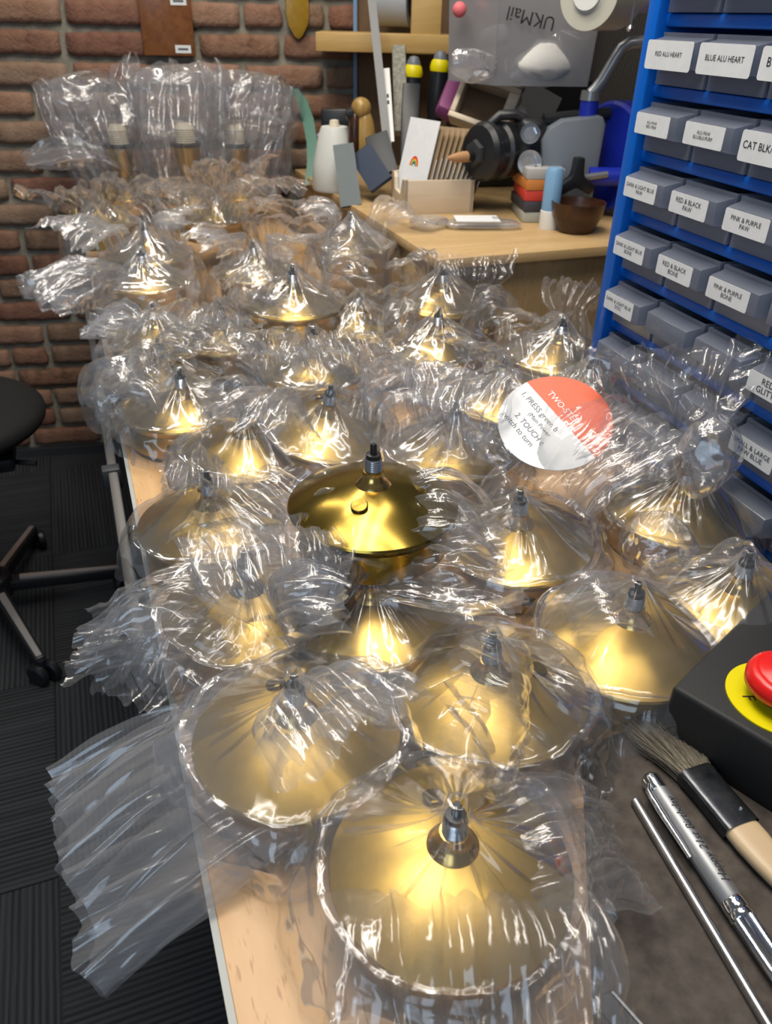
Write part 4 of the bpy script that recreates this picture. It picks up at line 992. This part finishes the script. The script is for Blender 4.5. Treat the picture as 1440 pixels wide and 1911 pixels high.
obj('ring', MB().lathe([(.0074, Lp - .004), (.0079, Lp - .003), (.0079, Lp + .003), (.0074, Lp + .004), (.0079, Lp + .005), (.0079, Lp + .008), (.0072, Lp + .009)], 40, ly), 'chrome', pen)
fl_ = MB(); vs = []; fs = []; n = 56
for k, x in enumerate((Lp + .008, Lp + .03, Lp + .060, Lp + .080)):
    rr_ = [.0075, .0073, .0062, .002][k]
    for q in range(n):
        a_ = 2 * math.pi * q / n; r2 = rr_ * (1 if q % 2 else .93); vs.append((x, r2 * math.cos(a_), r2 * math.sin(a_)))
for k in range(3):
    for q in range(n): fs.append((k * n + q, k * n + (q + 1) % n, (k + 1) * n + (q + 1) % n, (k + 1) * n + q))
obj('fluted_barrel', fl_.add(vs, fs), 'chrome', pen, ang=20)
cl = obj('clip', MB().tube([(.006, -.0060, .004), (.012, -.0100, .0050), (.03, -.0108, .0050), (.052, -.0104, .0045), (.064, -.0098, .003)], [.0016, .0024, .0023, .0019, .0016], 12), 'chrome', pen)
t = txt('Happy 21st Birthday', .008, MT['ink'], pen, (Lp * .55, .0012, .00785), (R(0), 0, R(180)), 'CENTER', width=.066, shear=.35)
ra = P(1184, 1494, ZP + .0032); rb = P(1440, 1925, ZP + .0032)
rod = tag(obj('steel_rod', MB().tube([ra, ra + (rb - ra) * .004, rb + (rb - ra) * .25], [.0028, .0035, .0035], 20), 'brushed'), 'thin plain steel rod lying along the silver pen', 'rod')
# brush
f0 = P(1294, 1440, .013); f1 = P(1383, 1548, .012); ax = (f1 - f0); ax.z = 0; LF = ax.length; ax.normalize()
br = thing('paint_brush', 'old flat paint brush with splayed grey bristles and black ferrule', 'brush'); br.matrix_world = frame_M((f0.x, f0.y, .0125), ax, Vector((0, 0, 1)).cross(ax))
WF = .0140
fr = MB(); vs = []; fs = []; secs = [(0, .0140, .0070), (.004, .0145, .0074), (.008, .0140, .0070), (.014, .0140, .0070), (.016, .0137, .0067), (LF, .0140, .0070)]
for x, a_, b_ in secs:
    for q in range(24):
        t_ = 2 * math.pi * q / 24; cx_ = math.copysign(abs(math.cos(t_)) ** .45, math.cos(t_)); cz_ = math.copysign(abs(math.sin(t_)) ** .45, math.sin(t_)); vs.append((x, a_ * cx_, b_ * cz_))
for k in range(len(secs) - 1):
    for q in range(24): fs.append((k * 24 + q, k * 24 + (q + 1) % 24, (k + 1) * 24 + (q + 1) % 24, (k + 1) * 24 + q))
fe = obj('ferrule', fr.add(vs, fs), 'ferrule', br)
obj('rivet', MB().lathe([(.0, .0012), (.0012, .0010), (.0016, 0)], 12, Matrix.Translation((LF - .010, .006, .0069)), caps=False), 'steel', fe)
vs = []; fs = []; secs = [(LF - .002, .0130, .0062), (LF + .01, .0132, .0064), (LF + .025, .0120, .0062), (LF + .05, .0085, .0055), (LF + .085, .0080, .0055), (LF + .12, .010, .006), (LF + .135, .004, .003)]
for x, a_, b_ in secs:
    for q in range(24):
        t_ = 2 * math.pi * q / 24; vs.append((x, a_ * math.copysign(abs(math.cos(t_)) ** .7, math.cos(t_)), b_ * math.copysign(abs(math.sin(t_)) ** .7, math.sin(t_))))
for k in range(len(secs) - 1):
    for q in range(24): fs.append((k * 24 + q, k * 24 + (q + 1) % 24, (k + 1) * 24 + (q + 1) % 24, (k + 1) * 24 + q))
fs += [tuple(range(24)), tuple(len(vs) - 24 + q for q in range(24))]
obj('handle', MB().add(vs, fs), wood('brush_handle_wood', (.56, .40, .23), (.66, .50, .32), flecks=False, axis=0), br)
bm1 = MB(); bm2 = MB(); rb_ = random.Random(4)
for k in range(1900):
    y = rb_.uniform(-1, 1) * .0128; z = rb_.uniform(-1, 1) * .0055; Lb = rb_.uniform(.044, .058) if rb_.random() < .85 else rb_.uniform(.03, .063)
    sy = y * rb_.uniform(1.25, 1.95) + rb_.gauss(0, .0032); sz = z * 1.1 + rb_.gauss(-.0025, .0022)
    p0 = Vector((.003, y, z)); p2 = Vector((-Lb, sy, max(sz, -.0112))); p1 = (p0 + p2) / 2 + Vector((0, rb_.gauss(0, .0006), .001)); w = .00018
    side_ = Vector((0, 1, .3)).normalized() * w; upb = Vector((0, 0, 1)) * w
    V_ = []
    for p, sc in ((p0, 1), (p1, 1), (p2, .4)): V_ += [p + side_ * sc, p - side_ * sc * .5 + upb * sc, p - side_ * sc * .5 - upb * sc]
    (bm1 if k % 4 else bm2).add(V_, [(i * 3 + a_, i * 3 + (a_ + 1) % 3, i * 3 + 3 + (a_ + 1) % 3, i * 3 + 3 + a_) for i in range(2) for a_ in range(3)])
for b_, m_ in ((bm1, 'bristle'), (bm2, 'bristle_dark')):
    me = bpy.data.meshes.new('bristles'); me.from_pydata(b_.v, [], b_.f); o = obj('bristles', me, m_, br); o['kind'] = 'stuff'
# dark tool corner at the very bottom
tl_ = thing('metal_square', 'dark tool with bright steel edges at the bottom of the picture', 'tool'); a_ = P(1150, 1872, .004); b_ = P(1215, 1945, .004); dd = (b_ - a_).normalized(); tl_.matrix_world = frame_M((a_.x, a_.y, .004), dd, Vector((0, 0, 1)).cross(dd))
obj('body', MB().box((.03, -.006, 0), (.07, .012, .005)), 'dark', tl_); obj('edge', MB().box((.03, .0012, .0005), (.07, .0016, .0055)), 'steel', tl_)
# switch box
zs = .062; s0 = P(1253, 1281, zs); sx = P(1440, 1097, zs) - s0; sx.normalize(); sy = Vector((0, 0, 1)).cross(sx)
sbx = thing('switch_box', 'black textured box with a red emergency stop button', 'switch box'); sbx.matrix_world = frame_M((s0.x, s0.y, .0032), sx, sy)
hz_ = zs - .0032
obj('case', MB().box((.105, -.065, hz_ / 2), (.21, .13, hz_)), 'boxblack', sbx, bevel=.004, seg=3)
bc = P(1468, 1268, zs + .02); lb = sbx.matrix_world.inverted() @ bc
obj('yellow_disc', MB().lathe([(.0, 0), (.0375, 0), (.0375, .0012), (.0, .0012)], 64, Matrix.Translation((lb.x, lb.y, hz_)), caps=False), 'yellow', sbx, ang=40)
obj('button_stem', MB().lathe([(.015, 0), (.015, .016)], 32, Matrix.Translation((lb.x, lb.y, hz_))), 'dark', sbx)
rbn = obj('red_button', MB().lathe([(.0, .010), (.024, .010), (.0275, .013), (.028, .019), (.0265, .0235), (.022, .0265), (.0205, .0262), (.019, .0275), (.0, .029)], 56, Matrix.Translation((lb.x, lb.y, hz_)), caps=False), 'red', sbx, ang=50)
right_l = sbx.matrix_world.inverted().to_3x3() @ Vector(rightW); an = math.atan2(right_l.y, right_l.x)
cl_ = sbx.matrix_world.inverted() @ P(1396, 1302, zs + .0015)
txt('F', .013, 'ink', sbx, (cl_.x, cl_.y, hz_ + .0014), (0, 0, an - R(90)), 'CENTER')

# ------------------------------------------------------------------ swivel stool
cx0 = Vector((-.345, 1.69, FLOOR)); st = thing('swivel_stool', 'black swivel stool with chrome star base on the dark carpet', 'stool', cx0)
V, F = ball((0, 0, .53), 1, 900, (.205, .205, .050), .006, 1.5, 40); V[:, 2] = .53 + np.sign(V[:, 2] - .53) * np.abs((V[:, 2] - .53) / .05) ** .8 * .05
obj('seat', mesh_np('seat', V, F), 'seat', st)
obj('seat_plate', MB().box((0.02, -.02, .462), (.22, .20, .03)), 'black', st, bevel=.006)
obj('lever', MB().tube([(.05, -.05, .455), (.17, -.10, .45)], .006, 10), 'black', st)
obj('gas_column', MB().lathe([(.026, .09), (.026, .28), (.016, .285), (.016, .45)], 24), 'black', st)
obj('hub', MB().lathe([(.034, .06), (.042, .07), (.042, .12), (.03, .13)], 28), 'black', st)
for k in range(5):
    a_ = R(2 + 72 * k); d_ = Vector((math.cos(a_), math.sin(a_), 0)); n_ = Vector((-d_.y, d_.x, 0))
    lg = MB(); pr_ = [(.03, .105, .017), (.29, .070, .011)]; vs = []
    for r_, z_, w_2 in pr_:
        for sy_, z2 in ((-1, -.028), (1, -.028), (1, 0), (-1, 0)): vs.append(d_ * r_ + n_ * (w_2 * sy_) + Vector((0, 0, z_ + z2)))
    lg.add(vs, [(0, 1, 2, 3), (7, 6, 5, 4), (0, 4, 5, 1), (1, 5, 6, 2), (2, 6, 7, 3), (3, 7, 4, 0)])
    l_ = obj('leg', lg, 'black', st, bevel=.004)
    vs = []
    for r_, z_, w_2 in ((.06, .1045, .008), (.285, .0725, .006)):
        for sy_, z2 in ((-1, -.004), (1, -.004), (1, .0015), (-1, .0015)): vs.append(d_ * r_ + n_ * (w_2 * sy_) + Vector((0, 0, z_ + z2)))
    obj('leg_trim', MB().add(vs, [(0, 1, 2, 3), (7, 6, 5, 4), (0, 4, 5, 1), (1, 5, 6, 2), (2, 6, 7, 3), (3, 7, 4, 0)]), mat('brushed_aluminium', (.8, .8, .82), .38, .9), l_)
    cp = d_ * .29; ca = MB()
    for s2 in (-1, 1): ca.lathe([(.0, -.009), (.022, -.009), (.027, -.005), (.027, .005), (.022, .009), (.0, .009)], 24, Matrix.Translation(cp + n_ * (.014 * s2) + Vector((0, 0, .027))) @ Matrix.Rotation(a_ + .5, 4, 'Z') @ Euler((R(90), 0, 0)).to_matrix().to_4x4())
    ca.tube([cp + Vector((0, 0, .02)), cp + Vector((0, 0, .065))], .009, 12)
    obj('caster', ca, 'black', st)
